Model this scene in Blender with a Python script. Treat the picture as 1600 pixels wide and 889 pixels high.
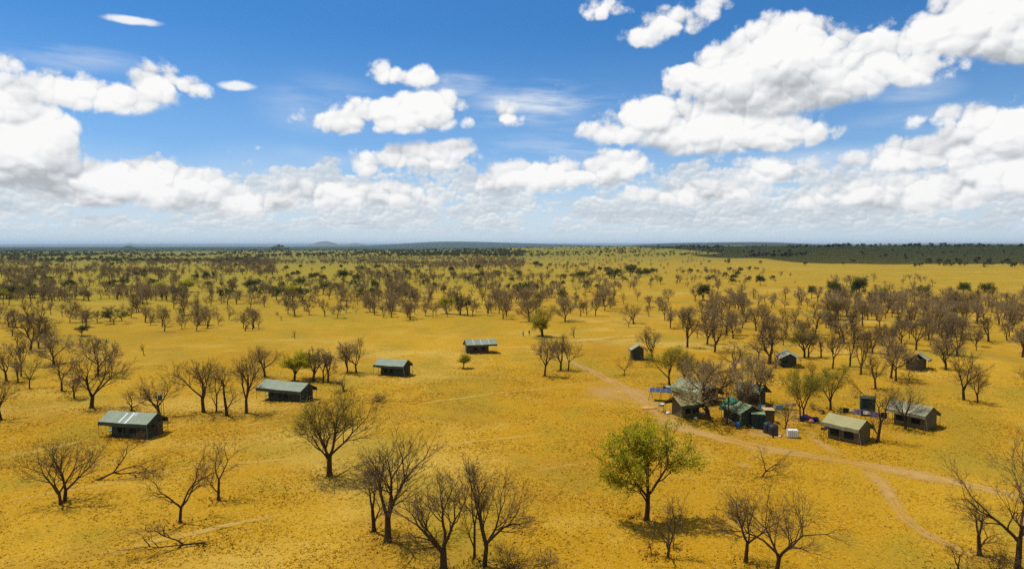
import bpy, bmesh, math, random
import numpy as np
from mathutils import Vector, Matrix

scene = bpy.context.scene
COL = scene.collection
for o in list(bpy.data.objects):
    bpy.data.objects.remove(o)
R = math.radians
PI = math.pi

# ------------------------------------------------------------------ camera
CAM_H = 28.0
F = 1067.0                      # focal length in photo pixels (1600 wide)
PITCH = math.atan(61.5 / F)
cam_d = bpy.data.cameras.new('camera')
cam_d.sensor_width = 36.0
cam_d.lens = 36.0 * F / 1600.0
cam_d.clip_start = 0.5
cam_d.clip_end = 120000.0
cam = bpy.data.objects.new('camera', cam_d)
COL.objects.link(cam)
cam.location = (0, 0, CAM_H)
cam.rotation_euler = (PI / 2 - PITCH, 0, 0)
scene.camera = cam

# ------------------------------------------------------------------ sun
SUN_TO = Vector((-0.40, 0.17, 1.0)).normalized()      # towards the sun: high, from the left and beyond
sun_el = math.asin(SUN_TO.z)
sun_az = math.atan2(SUN_TO.x, SUN_TO.y)
sd = bpy.data.lights.new('sun', 'SUN')
sd.energy = 4.2
sd.angle = R(0.53)
sd.color = (1.0, 0.955, 0.87)
sun = bpy.data.objects.new('sun', sd)
COL.objects.link(sun)
sun.rotation_euler = SUN_TO.to_track_quat('Z', 'Y').to_euler()
sun.location = (0, 0, 400)

scene.view_settings.view_transform = 'Standard'
scene.view_settings.look = 'None'
scene.view_settings.exposure = 0.0
scene.view_settings.gamma = 1.0
scene.view_settings.use_curve_mapping = False
scene.render.engine = 'CYCLES'
cy = scene.cycles
cy.max_bounces = 5
cy.diffuse_bounces = 2
cy.glossy_bounces = 2
cy.transmission_bounces = 3
cy.volume_bounces = 0
cy.transparent_max_bounces = 12
cy.use_denoising = False
cy.use_adaptive_sampling = True
cy.adaptive_threshold = 0.012
cy.sample_clamp_indirect = 4.0
cy.caustics_reflective = False
cy.caustics_refractive = False

# ------------------------------------------------------------------ projection helpers (photo pixel -> place)
CP, SP = math.cos(PITCH), math.sin(PITCH)


def ray(px, py):
    a = (px - 800.0) / F
    b = -(py - 444.5) / F
    return Vector((a, CP + b * SP, -SP + b * CP))


def P(px, py, z=0.0):
    d = ray(px, py)
    t = (z - CAM_H) / d.z
    return Vector((d.x * t, d.y * t, z))


def height_at(px, ty, base):
    """height of the point seen at row ty straight above a base point"""
    d = ray(px, ty)
    return CAM_H + d.z / d.y * base.y


# ------------------------------------------------------------------ node helpers
class NT:
    def __init__(self, tree):
        self.t = tree

    def new(self, kind, **kw):
        n = self.t.nodes.new(kind)
        for k, v in kw.items():
            setattr(n, k, v)
        return n

    def link(self, a, b):
        self.t.links.new(a, b)

    def put(self, sock, v):
        if v is None:
            return
        if isinstance(v, bpy.types.NodeSocket):
            self.t.links.new(v, sock)
        else:
            sock.default_value = v

    def m(self, op, a, b=None, c=None, clamp=False):
        n = self.t.nodes.new('ShaderNodeMath')
        n.operation = op
        n.use_clamp = clamp
        self.put(n.inputs[0], a)
        self.put(n.inputs[1], b)
        self.put(n.inputs[2], c)
        return n.outputs[0]

    def v(self, op, a, b=None, c=None):
        n = self.t.nodes.new('ShaderNodeVectorMath')
        n.operation = op
        self.put(n.inputs[0], a)
        self.put(n.inputs[1], b)
        if c is not None:
            if op == 'SCALE':
                self.put(n.inputs['Scale'], c)
            else:
                self.put(n.inputs[2], c)
        return n.outputs['Value'] if op in ('LENGTH', 'DOT_PRODUCT', 'DISTANCE') else n.outputs['Vector']

    def xyz(self, x, y, z=0.0):
        n = self.t.nodes.new('ShaderNodeCombineXYZ')
        self.put(n.inputs[0], x)
        self.put(n.inputs[1], y)
        self.put(n.inputs[2], z)
        return n.outputs[0]

    def sep(self, v):
        n = self.t.nodes.new('ShaderNodeSeparateXYZ')
        self.put(n.inputs[0], v)
        return n.outputs

    def remap(self, x, a, b, c=0.0, d=1.0, smooth=True):
        n = self.t.nodes.new('ShaderNodeMapRange')
        n.interpolation_type = 'SMOOTHSTEP' if smooth else 'LINEAR'
        n.clamp = True
        self.put(n.inputs[0], x)
        for i, q in zip((1, 2, 3, 4), (a, b, c, d)):
            self.put(n.inputs[i], q)
        return n.outputs[0]

    def noise(self, vec, scale, detail=4.0, rough=0.55, dims='3D', dist=0.0):
        n = self.t.nodes.new('ShaderNodeTexNoise')
        n.noise_dimensions = dims
        self.put(n.inputs['Vector'], vec)
        self.put(n.inputs['Scale'], scale)
        n.inputs['Detail'].default_value = detail
        n.inputs['Roughness'].default_value = rough
        n.inputs['Distortion'].default_value = dist
        return n.outputs

    def voronoi(self, vec, scale, detail=0.0, rough=0.5, dims='2D', feature='SMOOTH_F1', smooth=0.6):
        n = self.t.nodes.new('ShaderNodeTexVoronoi')
        n.voronoi_dimensions = dims
        n.feature = feature
        n.normalize = True
        self.put(n.inputs['Vector'], vec)
        self.put(n.inputs['Scale'], scale)
        n.inputs['Detail'].default_value = detail
        n.inputs['Roughness'].default_value = rough
        if feature == 'SMOOTH_F1':
            n.inputs['Smoothness'].default_value = smooth
        return n.outputs['Distance']

    def mix(self, fac, a, b, blend='MIX'):
        n = self.t.nodes.new('ShaderNodeMix')
        n.data_type = 'RGBA'
        n.blend_type = blend
        n.clamp_factor = True
        self.put(n.inputs[0], fac)
        for s, q in ((n.inputs[6], a), (n.inputs[7], b)):
            if isinstance(q, (tuple, list)):
                q = (q[0], q[1], q[2], 1.0)
            self.put(s, q)
        return n.outputs[2]

    def ramp(self, fac, stops):
        n = self.t.nodes.new('ShaderNodeValToRGB')
        self.put(n.inputs[0], fac)
        e = n.color_ramp.elements
        while len(e) < len(stops):
            e.new(0.5)
        for i, (p, c) in enumerate(stops):
            e[i].position = p
            e[i].color = (c[0], c[1], c[2], 1.0)
        return n.outputs[0]


# ------------------------------------------------------------------ world: sky with cumulus
def uv_of(px, py):
    d = ray(px, py)
    return F * math.atan2(d.x, d.y), F * math.atan2(d.z, math.hypot(d.x, d.y))


world = bpy.data.worlds.new('World')
scene.world = world
world.use_nodes = True
wt = world.node_tree
wt.nodes.clear()
W = NT(wt)
wout = W.new('ShaderNodeOutputWorld')
bg = W.new('ShaderNodeBackground')
bg.inputs['Strength'].default_value = 0.10
W.link(bg.outputs[0], wout.inputs[0])
gen = W.new('ShaderNodeTexCoord').outputs['Generated']
dx, dy, dz = W.sep(gen)
rxy = W.m('SQRT', W.m('ADD', W.m('MULTIPLY', dx, dx), W.m('MULTIPLY', dy, dy)))
U = W.m('MULTIPLY', W.m('ARCTAN2', dx, dy), F)
V = W.m('MULTIPLY', W.m('ARCTAN2', dz, rxy), F)
UV = W.xyz(U, V)

sky = W.new('ShaderNodeTexSky', sky_type='NISHITA')
sky.sun_disc = False
sky.sun_elevation = sun_el
sky.sun_rotation = sun_az
sky.altitude = 1500.0
sky.air_density = 1.0
sky.dust_density = 0.3
sky.ozone_density = 3.0
# the photographed sky turns deep blue low above the horizon
zz = W.m('MULTIPLY', W.m('MAXIMUM', dz, 0.0), 1.5)
W.link(W.v('NORMALIZE', W.xyz(dx, dy, W.m('ADD', zz, 0.05))), sky.inputs['Vector'])
hs = W.new('ShaderNodeHueSaturation')
hs.inputs['Saturation'].default_value = 1.22
hs.inputs['Value'].default_value = 1.0
W.link(sky.outputs[0], hs.inputs['Color'])
blue = W.mix(1.0, hs.outputs[0], (0.98, 1.42, 1.50), 'MULTIPLY')

MASSES_NEAR = [  # centre x, centre y, half width, height above centre, depth below centre (photo pixels)
    (1225, 90, 105, 70, 70), (1150, 115, 98, 50, 55), (1295, 115, 125, 48, 55), (1400, 112, 85, 28, 26), (1205, 140, 140, 40, 48), (1085, 118, 42, 34, 24),
    (1570, 215, 105, 58, 40), (1495, 238, 90, 34, 26), (1395, 250, 74, 28, 20), (1210, 268, 58, 24, 16), (1460, 182, 48, 14, 12),
    (630, 182, 104, 30, 28), (668, 168, 56, 27, 36), (552, 192, 60, 17, 16), (672, 243, 74, 24, 20), (612, 246, 28, 20, 14), (708, 238, 36, 22, 22), (792, 181, 19, 18, 14),
    (165, 148, 105, 28, 28), (240, 135, 42, 38, 32), (80, 143, 64, 22, 24), (10, 155, 62, 38, 40), (292, 139, 22, 12, 12), (8, 95, 22, 14, 14),
    (850, 278, 105, 26, 22), (790, 284, 50, 22, 16), (925, 274, 62, 24, 20), (968, 258, 40, 24, 24),
]
MASSES_FAR = [
    (1100, 208, 120, 46, 38), (1025, 188, 75, 38, 36), (1190, 214, 95, 32, 28), (980, 208, 74, 20, 16),
    (1545, 40, 135, 70, 52), (1470, 55, 80, 48, 40), (1610, 62, 100, 55, 40), (1360, 74, 52, 26, 26),
    (1590, 280, 125, 40, 36), (1455, 305, 130, 30, 24), (1330, 308, 90, 22, 16),
    (650, 121, 30, 18, 12), (608, 116, 19, 11, 11),
    (25, 240, 110, 85, 60), (60, 205, 70, 45, 50), (150, 285, 120, 36, 40), (250, 294, 80, 42, 40), (305, 294, 50, 34, 30), (385, 318, 85, 22, 22), (560, 302, 120, 24, 22), (572, 258, 15, 22, 16),
    (1002, 58, 30, 13, 14), (1046, 36, 30, 20, 16), (1075, 42, 16, 9, 9), (1112, 10, 20, 15, 15), (940, 16, 21, 10, 9), (1090, 302, 90, 20, 16),
]
LENS = [(203, 32, 44, 7, 8), (369, 135, 30, 9, 9)]


def blob_group(name, blobs):
    g = bpy.data.node_groups.new(name, 'ShaderNodeTree')
    g.interface.new_socket('P', in_out='INPUT', socket_type='NodeSocketVector')
    g.interface.new_socket('E', in_out='OUTPUT', socket_type='NodeSocketFloat')
    n = NT(g)
    gi = n.new('NodeGroupInput').outputs[0]
    go = n.new('NodeGroupOutput')
    acc = None
    for (cx, cy_, rx, rt, rb) in blobs:
        u, v = uv_of(cx, cy_)
        u2, _ = uv_of(cx + rx, cy_)
        u1, _ = uv_of(cx - rx, cy_)
        _, vt = uv_of(cx, cy_ - rt)
        _, vb = uv_of(cx, cy_ + rb)
        a = (u2 - u1) / 2
        bt, bb = (vt - v) * 0.92, (v - vb) * 0.92
        a *= 0.94
        p = n.v('MULTIPLY_ADD', gi, (1 / a, 1 / bt, 0), (-u / a, -v / bt, 0))
        q = n.v('MULTIPLY_ADD', gi, (1 / a, -1 / bb, 0), (-u / a, v / bb, 0))
        l = n.v('LENGTH', n.v('MAXIMUM', p, q))
        s = min(a, (vt - vb) / 2 * 1.15)
        e = n.m('MULTIPLY_ADD', l, -s, s)
        acc = e if acc is None else n.m('SMOOTH_MAX', acc, e, 6.0)
    n.link(acc, go.inputs[0])
    return g


def puff_group():
    g = bpy.data.node_groups.new('cloud_puffs', 'ShaderNodeTree')
    g.interface.new_socket('P', in_out='INPUT', socket_type='NodeSocketVector')
    g.interface.new_socket('S', in_out='OUTPUT', socket_type='NodeSocketFloat')
    g.interface.new_socket('D', in_out='OUTPUT', socket_type='NodeSocketFloat')
    n = NT(g)
    gi = n.new('NodeGroupInput').outputs[0]
    go = n.new('NodeGroupOutput')
    wn = n.noise(gi, 1 / 75.0, 3.0, 0.6, '2D')[1]
    w = n.v('MULTIPLY', n.v('SUBTRACT', wn, (0.5, 0.5, 0.5)), (46, 36, 0))
    p = n.v('ADD', gi, w)
    p = n.v('MULTIPLY', p, (1.0, 1.15, 1.0))
    b1 = n.voronoi(p, 1 / 52.0, 0, 0.5, feature='F1')
    b2 = n.voronoi(p, 1 / 22.0, 0, 0.5, feature='F1')
    b1 = n.m('MULTIPLY', b1, b1)
    b2 = n.m('MULTIPLY', b2, b2)
    s = n.m('MULTIPLY_ADD', b1, -44.0, 10.0)
    s = n.m('ADD', s, n.m('MULTIPLY_ADD', b2, -30.0, 6.5))
    n.link(s, go.inputs[0])
    fb = n.noise(gi, 1 / 24.0, 6.0, 0.64, '2D')[0]
    n.link(n.m('ADD', s, n.m('MULTIPLY_ADD', fb, 26.0, -13.0)), go.inputs[1])
    return g


G_NEAR, G_FAR, PG_ = blob_group('cloud_masses_near', MASSES_NEAR), blob_group('cloud_masses_far', MASSES_FAR), puff_group()


def use(g, vec):
    n = W.new('ShaderNodeGroup')
    n.node_tree = g
    W.put(n.inputs[0], vec)
    return n.outputs


S0, N0 = use(PG_, UV)
S1 = use(PG_, W.v('ADD', UV, (-3, 7, 0)))[0]
# clouds elsewhere in the sky, the same weather as in view
low = W.noise(W.v('MULTIPLY', UV, (1, 1.6, 1)), 1 / 420.0, 2.0, 0.5, '2D')[0]
away = W.m('MAXIMUM', W.remap(W.m('ABSOLUTE', U), 800, 1000), W.remap(V, 420, 560))
Eo = W.m('ADD', W.m('MULTIPLY_ADD', low, 420.0, -235.0), W.m('MULTIPLY_ADD', away, 200.0, -200.0))
rel = W.m('MULTIPLY', W.m('SUBTRACT', S0, S1), 1 / 7.0)
low_sky = W.remap(V, 170.0, 70.0)
mott = W.noise(W.v('MULTIPLY', UV, (1, 2.0, 1)), 1 / 62.0, 3.0, 0.55, '2D')[0]
mottle = W.m('MULTIPLY', W.remap(mott, 0.46, 0.68), W.m('MULTIPLY_ADD', low_sky, 0.13, 0.06))
fine = W.m('MULTIPLY', W.m('SUBTRACT', N0, S0), 0.0035)


def cloud_layer(group, extra=None):
    e0 = use(group, UV)[0]
    e1 = use(group, W.v('ADD', UV, (-10, 40, 0)))[0]
    ea = e0 if extra is None else W.m('MAXIMUM', e0, extra)
    grad = W.m('MULTIPLY', W.m('SUBTRACT', e0, e1), 1 / 38.0)
    # billowing tops, flatter bases
    d = W.m('SUBTRACT', W.m('ADD', ea, W.m('MULTIPLY', N0, W.remap(grad, -0.7, 0.3, 0.42, 1.0))), 5.0)
    al = W.remap(d, -6.0, 8.0)
    thick = W.remap(W.m('MAXIMUM', W.m('ADD', e0, S0), e1), 2.0, 34.0)
    tone = W.m('ADD', W.m('ADD', 0.79, fine), W.m('MULTIPLY', grad, W.m('MULTIPLY_ADD', thick, 0.23, 0.04)))
    tone = W.m('ADD', tone, W.m('MULTIPLY', rel, W.m('MULTIPLY_ADD', thick, 0.02, 0.125)))
    tone = W.m('SUBTRACT', tone, mottle)
    tone = W.m('MINIMUM', W.m('MAXIMUM', tone, 0.48), 0.97)
    return al, W.ramp(tone, [(0.48, (4.6, 4.9, 5.15)), (0.62, (6.0, 6.25, 6.5)), (0.80, (8.3, 8.4, 8.5)), (0.97, (9.8, 9.75, 9.65))])


al_far, col_far = cloud_layer(G_FAR)
al_near, col_near = cloud_layer(G_NEAR, Eo)

# thin high streaks
st = W.noise(W.xyz(W.m('ADD', W.m('MULTIPLY', U, 0.35), W.m('MULTIPLY', V, 0.5)), W.m('MULTIPLY', V, 2.2)), 1 / 90.0, 6.0, 0.6, '2D')[0]
sm = None
for (cx, cy_, rx, ry, k) in [(850, 160, 150, 45, 0.95), (715, 132, 75, 26, 0.6), (770, 185, 80, 20, 0.5), (110, 88, 110, 26, 0.4), (930, 230, 220, 40, 0.5), (500, 165, 120, 60, 0.25), (560, 240, 140, 26, 0.3), (1430, 140, 70, 26, 0.4), (1330, 260, 200, 40, 0.5), (1450, 190, 120, 30, 0.3)]:
    u, v = uv_of(cx, cy_)
    l = W.v('LENGTH', W.v('MULTIPLY', W.v('SUBTRACT', UV, (u, v, 0)), (1 / rx, 1 / ry, 0)))
    e = W.m('MULTIPLY', W.remap(l, 1.0, 0.2), k)
    sm = e if sm is None else W.m('MAXIMUM', sm, e)
streak = W.m('MULTIPLY', sm, W.remap(st, 0.35, 0.72))

# veil and rows of small cumulus low above the horizon
veil_top = W.m('MULTIPLY_ADD', W.noise(W.xyz(U, 0.0), 1 / 260.0, 2.0, 0.5, '2D')[0], 70.0, 75.0)
veil = W.m('POWER', W.remap(W.m('DIVIDE', V, veil_top), 1.35, 0.15), 0.8)
q = W.xyz(U, W.m('MULTIPLY', W.m('POWER', W.m('MAXIMUM', V, 0.0), 0.75), 6.0))
h0, h0d = use(PG_, W.v('MULTIPLY', q, (2.1, 1.7, 1)))
h1 = use(PG_, W.v('MULTIPLY', W.v('ADD', q, (-2, 6, 0)), (2.1, 1.7, 1)))[0]
hl = W.noise(W.v('MULTIPLY', q, (1, 1.9, 1)), 1 / 120.0, 3.0, 0.5, '2D')[0]
hD = W.m('ADD', W.m('ADD', h0d, W.m('MULTIPLY_ADD', hl, 120.0, -50.0)), W.m('MULTIPLY', W.remap(W.m('DIVIDE', V, veil_top), 0.7, 1.5), -60.0))
halpha = W.m('MULTIPLY', W.remap(hD, -6.0, 12.0), W.remap(V, 4.0, 40.0, 0.10, 0.85))
htone = W.m('ADD', W.m('ADD', 0.74, W.m('MULTIPLY', W.m('SUBTRACT', h0, h1), 0.012)), W.m('MULTIPLY', W.remap(hl, 0.45, 0.7), -0.06))
htone = W.m('SUBTRACT', htone, W.m('MULTIPLY', mottle, 0.6))
htone = W.m('MINIMUM', W.m('MAXIMUM', htone, 0.52), 0.95)
hcol = W.ramp(htone, [(0.50, (5.3, 5.9, 6.4)), (0.68, (6.6, 7.1, 7.5)), (0.86, (8.8, 8.95, 8.95)), (1.0, (9.6, 9.6, 9.4))])

c = W.mix(W.remap(V, 330.0, 60.0, 0.0, 0.42), blue, (4.6, 6.5, 8.4))
c = W.mix(W.m('MULTIPLY', veil, 0.92), c, (6.5, 7.5, 8.15))
c = W.mix(streak, c, (8.0, 8.5, 9.0))
c = W.mix(halpha, c, hcol)
c = W.mix(al_far, c, col_far)
c = W.mix(al_near, c, col_near)
lens = None
for (cx, cy_, rx, rt, rb) in LENS:
    u, v = uv_of(cx, cy_)
    d = W.v('SUBTRACT', UV, (u, v, 0))
    ds = W.sep(d)
    vv = W.m('ADD', ds[1], W.m('MULTIPLY', ds[0], -0.02))
    l = W.v('LENGTH', W.xyz(W.m('MULTIPLY', ds[0], 1 / rx), W.m('MULTIPLY', vv, 1 / rt)))
    e = W.remap(W.m('ADD', l, W.m('MULTIPLY', N0, 0.012)), 1.06, 0.5)
    lens = e if lens is None else W.m('MAXIMUM', lens, e)
c = W.mix(W.m('MULTIPLY', lens, 0.9), c, (9.6, 9.6, 9.5))
haze_low = W.remap(V, 30.0, 2.0)
c = W.mix(W.m('MULTIPLY', haze_low, 0.75), c, (6.0, 7.1, 7.8))
W.link(c, bg.inputs['Color'])

# ------------------------------------------------------------------ generic helpers
def tag(o, label=None, cat=None, group=None, kind=None):
    if label:
        o['label'] = label
    if cat:
        o['category'] = cat
    if group:
        o['group'] = group
    if kind:
        o['kind'] = kind
    return o


def empty(name, loc=(0, 0, 0), rz=0.0):
    o = bpy.data.objects.new(name, None)
    o.empty_display_size = 0.5
    COL.objects.link(o)
    o.location = loc
    o.rotation_euler = (0, 0, rz)
    return o


def link(name, me, parent=None):
    o = bpy.data.objects.new(name, me)
    COL.objects.link(o)
    if parent is not None:
        o.parent = parent
    return o


def mesh_np(name, verts, faces, mat, smooth=False):
    """verts (n,3) array, faces (m,k) array of equal sized polygons"""
    me = bpy.data.meshes.new(name)
    verts = np.asarray(verts, dtype=np.float32)
    faces = np.asarray(faces, dtype=np.int32)
    k = faces.shape[1]
    me.vertices.add(len(verts))
    me.vertices.foreach_set('co', verts.ravel())
    me.loops.add(faces.size)
    me.loops.foreach_set('vertex_index', faces.ravel())
    me.polygons.add(len(faces))
    me.polygons.foreach_set('loop_start', np.arange(0, faces.size, k, dtype=np.int32))
    if smooth:
        me.polygons.foreach_set('use_smooth', np.ones(len(faces), dtype=bool))
    me.update(calc_edges=True)
    if mat:
        me.materials.append(mat)
    return me


class MB:
    """collects simple shapes into one mesh"""

    def __init__(self):
        self.v, self.f = [], []

    def add(self, vs, fs):
        k = len(self.v)
        self.v += [tuple(q) for q in vs]
        self.f += [tuple(i + k for i in f) for f in fs]

    def box(self, x0, x1, y0, y1, z0, z1):
        self.add([(x0, y0, z0), (x1, y0, z0), (x1, y1, z0), (x0, y1, z0), (x0, y0, z1), (x1, y0, z1), (x1, y1, z1), (x0, y1, z1)],
                 [(3, 2, 1, 0), (4, 5, 6, 7), (0, 1, 5, 4), (1, 2, 6, 5), (2, 3, 7, 6), (3, 0, 4, 7)])

    def tube(self, pts, rad, n=6, cap=True):
        pts = [Vector(p) for p in pts]
        if not isinstance(rad, (list, tuple)):
            rad = [rad] * len(pts)
        k = len(self.v)
        ref = None
        for i, p in enumerate(pts):
            t = (pts[min(i + 1, len(pts) - 1)] - pts[max(i - 1, 0)]).normalized()
            if ref is None:
                ref = Vector((1, 0, 0)) if abs(t.x) < 0.8 else Vector((0, 1, 0))
            a = (ref - t * ref.dot(t)).normalized()
            b = t.cross(a)
            ref = a
            for j in range(n):
                an = 2 * PI * j / n
                self.v.append(tuple(p + (a * math.cos(an) + b * math.sin(an)) * rad[i]))
        for i in range(len(pts) - 1):
            for j in range(n):
                q = (j + 1) % n
                self.f.append((k + i * n + j, k + i * n + q, k + (i + 1) * n + q, k + (i + 1) * n + j))
        if cap:
            self.f.append(tuple(k + j for j in reversed(range(n))))
            self.f.append(tuple(k + (len(pts) - 1) * n + j for j in range(n)))

    def lathe(self, prof, n=14, at=(0, 0, 0)):
        k = len(self.v)
        for (r, z) in prof:
            for j in range(n):
                an = 2 * PI * j / n
                self.v.append((at[0] + r * math.cos(an), at[1] + r * math.sin(an), at[2] + z))
        for i in range(len(prof) - 1):
            for j in range(n):
                q = (j + 1) % n
                self.f.append((k + i * n + j, k + i * n + q, k + (i + 1) * n + q, k + (i + 1) * n + j))
        self.f.append(tuple(k + j for j in reversed(range(n))))
        self.f.append(tuple(k + (len(prof) - 1) * n + j for j in range(n)))

    def grid(self, fn, nu, nv, thick=None):
        """surface fn(u,v) in 0..1; with thick a closed slab offset by the vector thick"""
        k = len(self.v)
        for i in range(nu + 1):
            for j in range(nv + 1):
                self.v.append(tuple(fn(i / nu, j / nv)))
        w = nv + 1
        for i in range(nu):
            for j in range(nv):
                self.f.append((k + i * w + j, k + (i + 1) * w + j, k + (i + 1) * w + j + 1, k + i * w + j + 1))
        if thick is not None:
            m = len(self.v)
            for i in range((nu + 1) * w):
                q = self.v[k + i]
                self.v.append((q[0] + thick[0], q[1] + thick[1], q[2] + thick[2]))
            for i in range(nu):
                for j in range(nv):
                    self.f.append((m + i * w + j, m + i * w + j + 1, m + (i + 1) * w + j + 1, m + (i + 1) * w + j))
            ring = [i * w for i in range(nu + 1)] + [nu * w + j for j in range(1, w)] + [i * w + nv for i in range(nu - 1, -1, -1)] + [j for j in range(nv - 1, 0, -1)]
            for a, b in zip(ring, ring[1:] + ring[:1]):
                self.f.append((k + b, k + a, m + a, m + b))

    def build(self, name, mat, parent=None, smooth=False):
        me = bpy.data.meshes.new(name)
        me.from_pydata(self.v, [], self.f)
        if smooth:
            me.polygons.foreach_set('use_smooth', [True] * len(me.polygons))
        me.update()
        if mat:
            me.materials.append(mat)
        return link(name, me, parent)


def material(name):
    m = bpy.data.materials.new(name)
    m.use_nodes = True
    t = m.node_tree
    b = t.nodes['Principled BSDF']
    b.inputs['Specular IOR Level'].default_value = 0.2
    return m, NT(t), b


def plain(name, col, rough=0.8, var=0.25, scale=2.0, metal=0.0, bump=0.0, spec=0.2):
    """a worn single colour: broad and fine mottling plus a little relief"""
    m, n, b = material(name)
    co = n.new('ShaderNodeTexCoord').outputs['Object']
    a = n.noise(co, scale, 5.0, 0.6)[0]
    a2 = n.noise(co, scale * 0.22, 3.0, 0.5)[0]
    k = n.remap(n.m('MULTIPLY_ADD', a2, 0.6, n.m('MULTIPLY', a, 0.4)), 0.32, 0.68)
    lo = tuple(q * (1 - var) for q in col)
    hi = tuple(min(q * (1 + var), 0.95) for q in col)
    n.link(n.mix(k, lo, hi), b.inputs['Base Color'])
    b.inputs['Roughness'].default_value = rough
    b.inputs['Metallic'].default_value = metal
    b.inputs['Specular IOR Level'].default_value = spec
    if bump:
        bp = n.new('ShaderNodeBump')
        bp.inputs['Strength'].default_value = bump
        bp.inputs['Distance'].default_value = 0.05
        n.link(a, bp.inputs['Height'])
        n.link(bp.outputs[0], b.inputs['Normal'])
    return m


# ------------------------------------------------------------------ terrain
def sstep(x, a, b):
    t = np.clip((x - a) / (b - a), 0, 1)
    return t * t * (3 - 2 * t)


_rs = np.random.RandomState(5)
_WAVES = [(_rs.uniform(0, 2 * PI), 2 * PI / L, _rs.uniform(0, 2 * PI), A) for L, A in
          ((9, .035), (13, .05), (17, .06), (26, .09), (38, .12), (60, .16), (95, .2)) for _ in range(2)]
RID_X = [-3000, -300, 250, 420, 600, 760, 880, 1000, 1150, 1300, 1600, 2200, 4000]
RID_Z = [0, 0, 0, 2, 6, 14, 21, 24, 25, 26.5, 28.5, 28, 12]


def terrain(X, Y):
    X = np.asarray(X, dtype=float)
    Y = np.asarray(Y, dtype=float)
    d = np.hypot(X, Y)
    z = np.zeros_like(d)
    nearw = 1 - sstep(d, 300, 900)
    for (an, k, ph, A) in _WAVES:
        z = z + A * np.sin((X * math.cos(an) + Y * math.sin(an)) * k + ph) * nearw
    az = np.arctan2(X, np.maximum(Y, -1e9))
    px = 800 + F * np.tan(np.clip(az, -1.35, 1.35))
    zc = np.interp(px, RID_X, RID_Z)
    wob = 1 + 0.10 * np.sin(az * 23 + 1.0) + 0.06 * np.sin(az * 61 + 2)
    start = np.interp(px, [300, 800, 1150, 1250, 4000], [1500, 1050, 860, 850, 850])
    crest = 2150 * wob
    up = sstep(d, start, crest)
    down = 1 - sstep(d, crest * 1.05, crest * 1.7)
    z = z + zc * up * down + 0.5 * np.sin(d / 60 + az * 9) * up * down
    fwd = sstep(np.cos(az), 0.2, 0.6)

    def hill(pxc, w, dist, dep, h):
        return h * np.exp(-((px - pxc) / w) ** 2) * np.exp(-((d - dist) / dep) ** 2) * fwd

    z = z + hill(437, 14, 3700, 160, 24) + hill(202, 10, 5600, 250, 24)
    z = z + hill(508, 23, 14500, 900, 108) + hill(556, 16, 14500, 900, 70) + hill(205, 10, 14500, 800, 62)
    z = z + hill(1180, 130, 9500, 900, 66) + hill(1060, 80, 10500, 900, 48) + hill(780, 150, 12000, 1200, 62) + hill(680, 90, 12000, 1200, 45) + hill(1500, 250, 14000, 1500, 62)
    z = z + hill(300, 500, 30000, 2500, 70) + hill(1100, 500, 30000, 2500, 90)
    return z


def tz(x, y):
    return float(terrain(np.array([x]), np.array([y]))[0])


def on_ground(px, py):
    """place on the terrain seen at a photo pixel"""
    d = ray(px, py)
    p = None
    if d.z < 0:
        p = P(px, py)
        for _ in range(4):
            z = tz(p.x, p.y)
            if z > CAM_H - 1 or math.hypot(p.x, p.y) > 700:
                break
            p = P(px, py, z)
    if p is None or math.hypot(p.x, p.y) > 700:
        ts = np.geomspace(500, 30000, 900)
        X, Y, Z = d.x * ts, d.y * ts, CAM_H + d.z * ts
        hit = np.nonzero(terrain(X, Y) >= Z)[0]
        if len(hit):
            i = hit[0]
            return Vector((X[i], Y[i], float(terrain(X[i:i + 1], Y[i:i + 1])[0])))
        return None
    return p


def gpt(px, py):
    p = on_ground(px, py)
    return (p.x, p.y)


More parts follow.
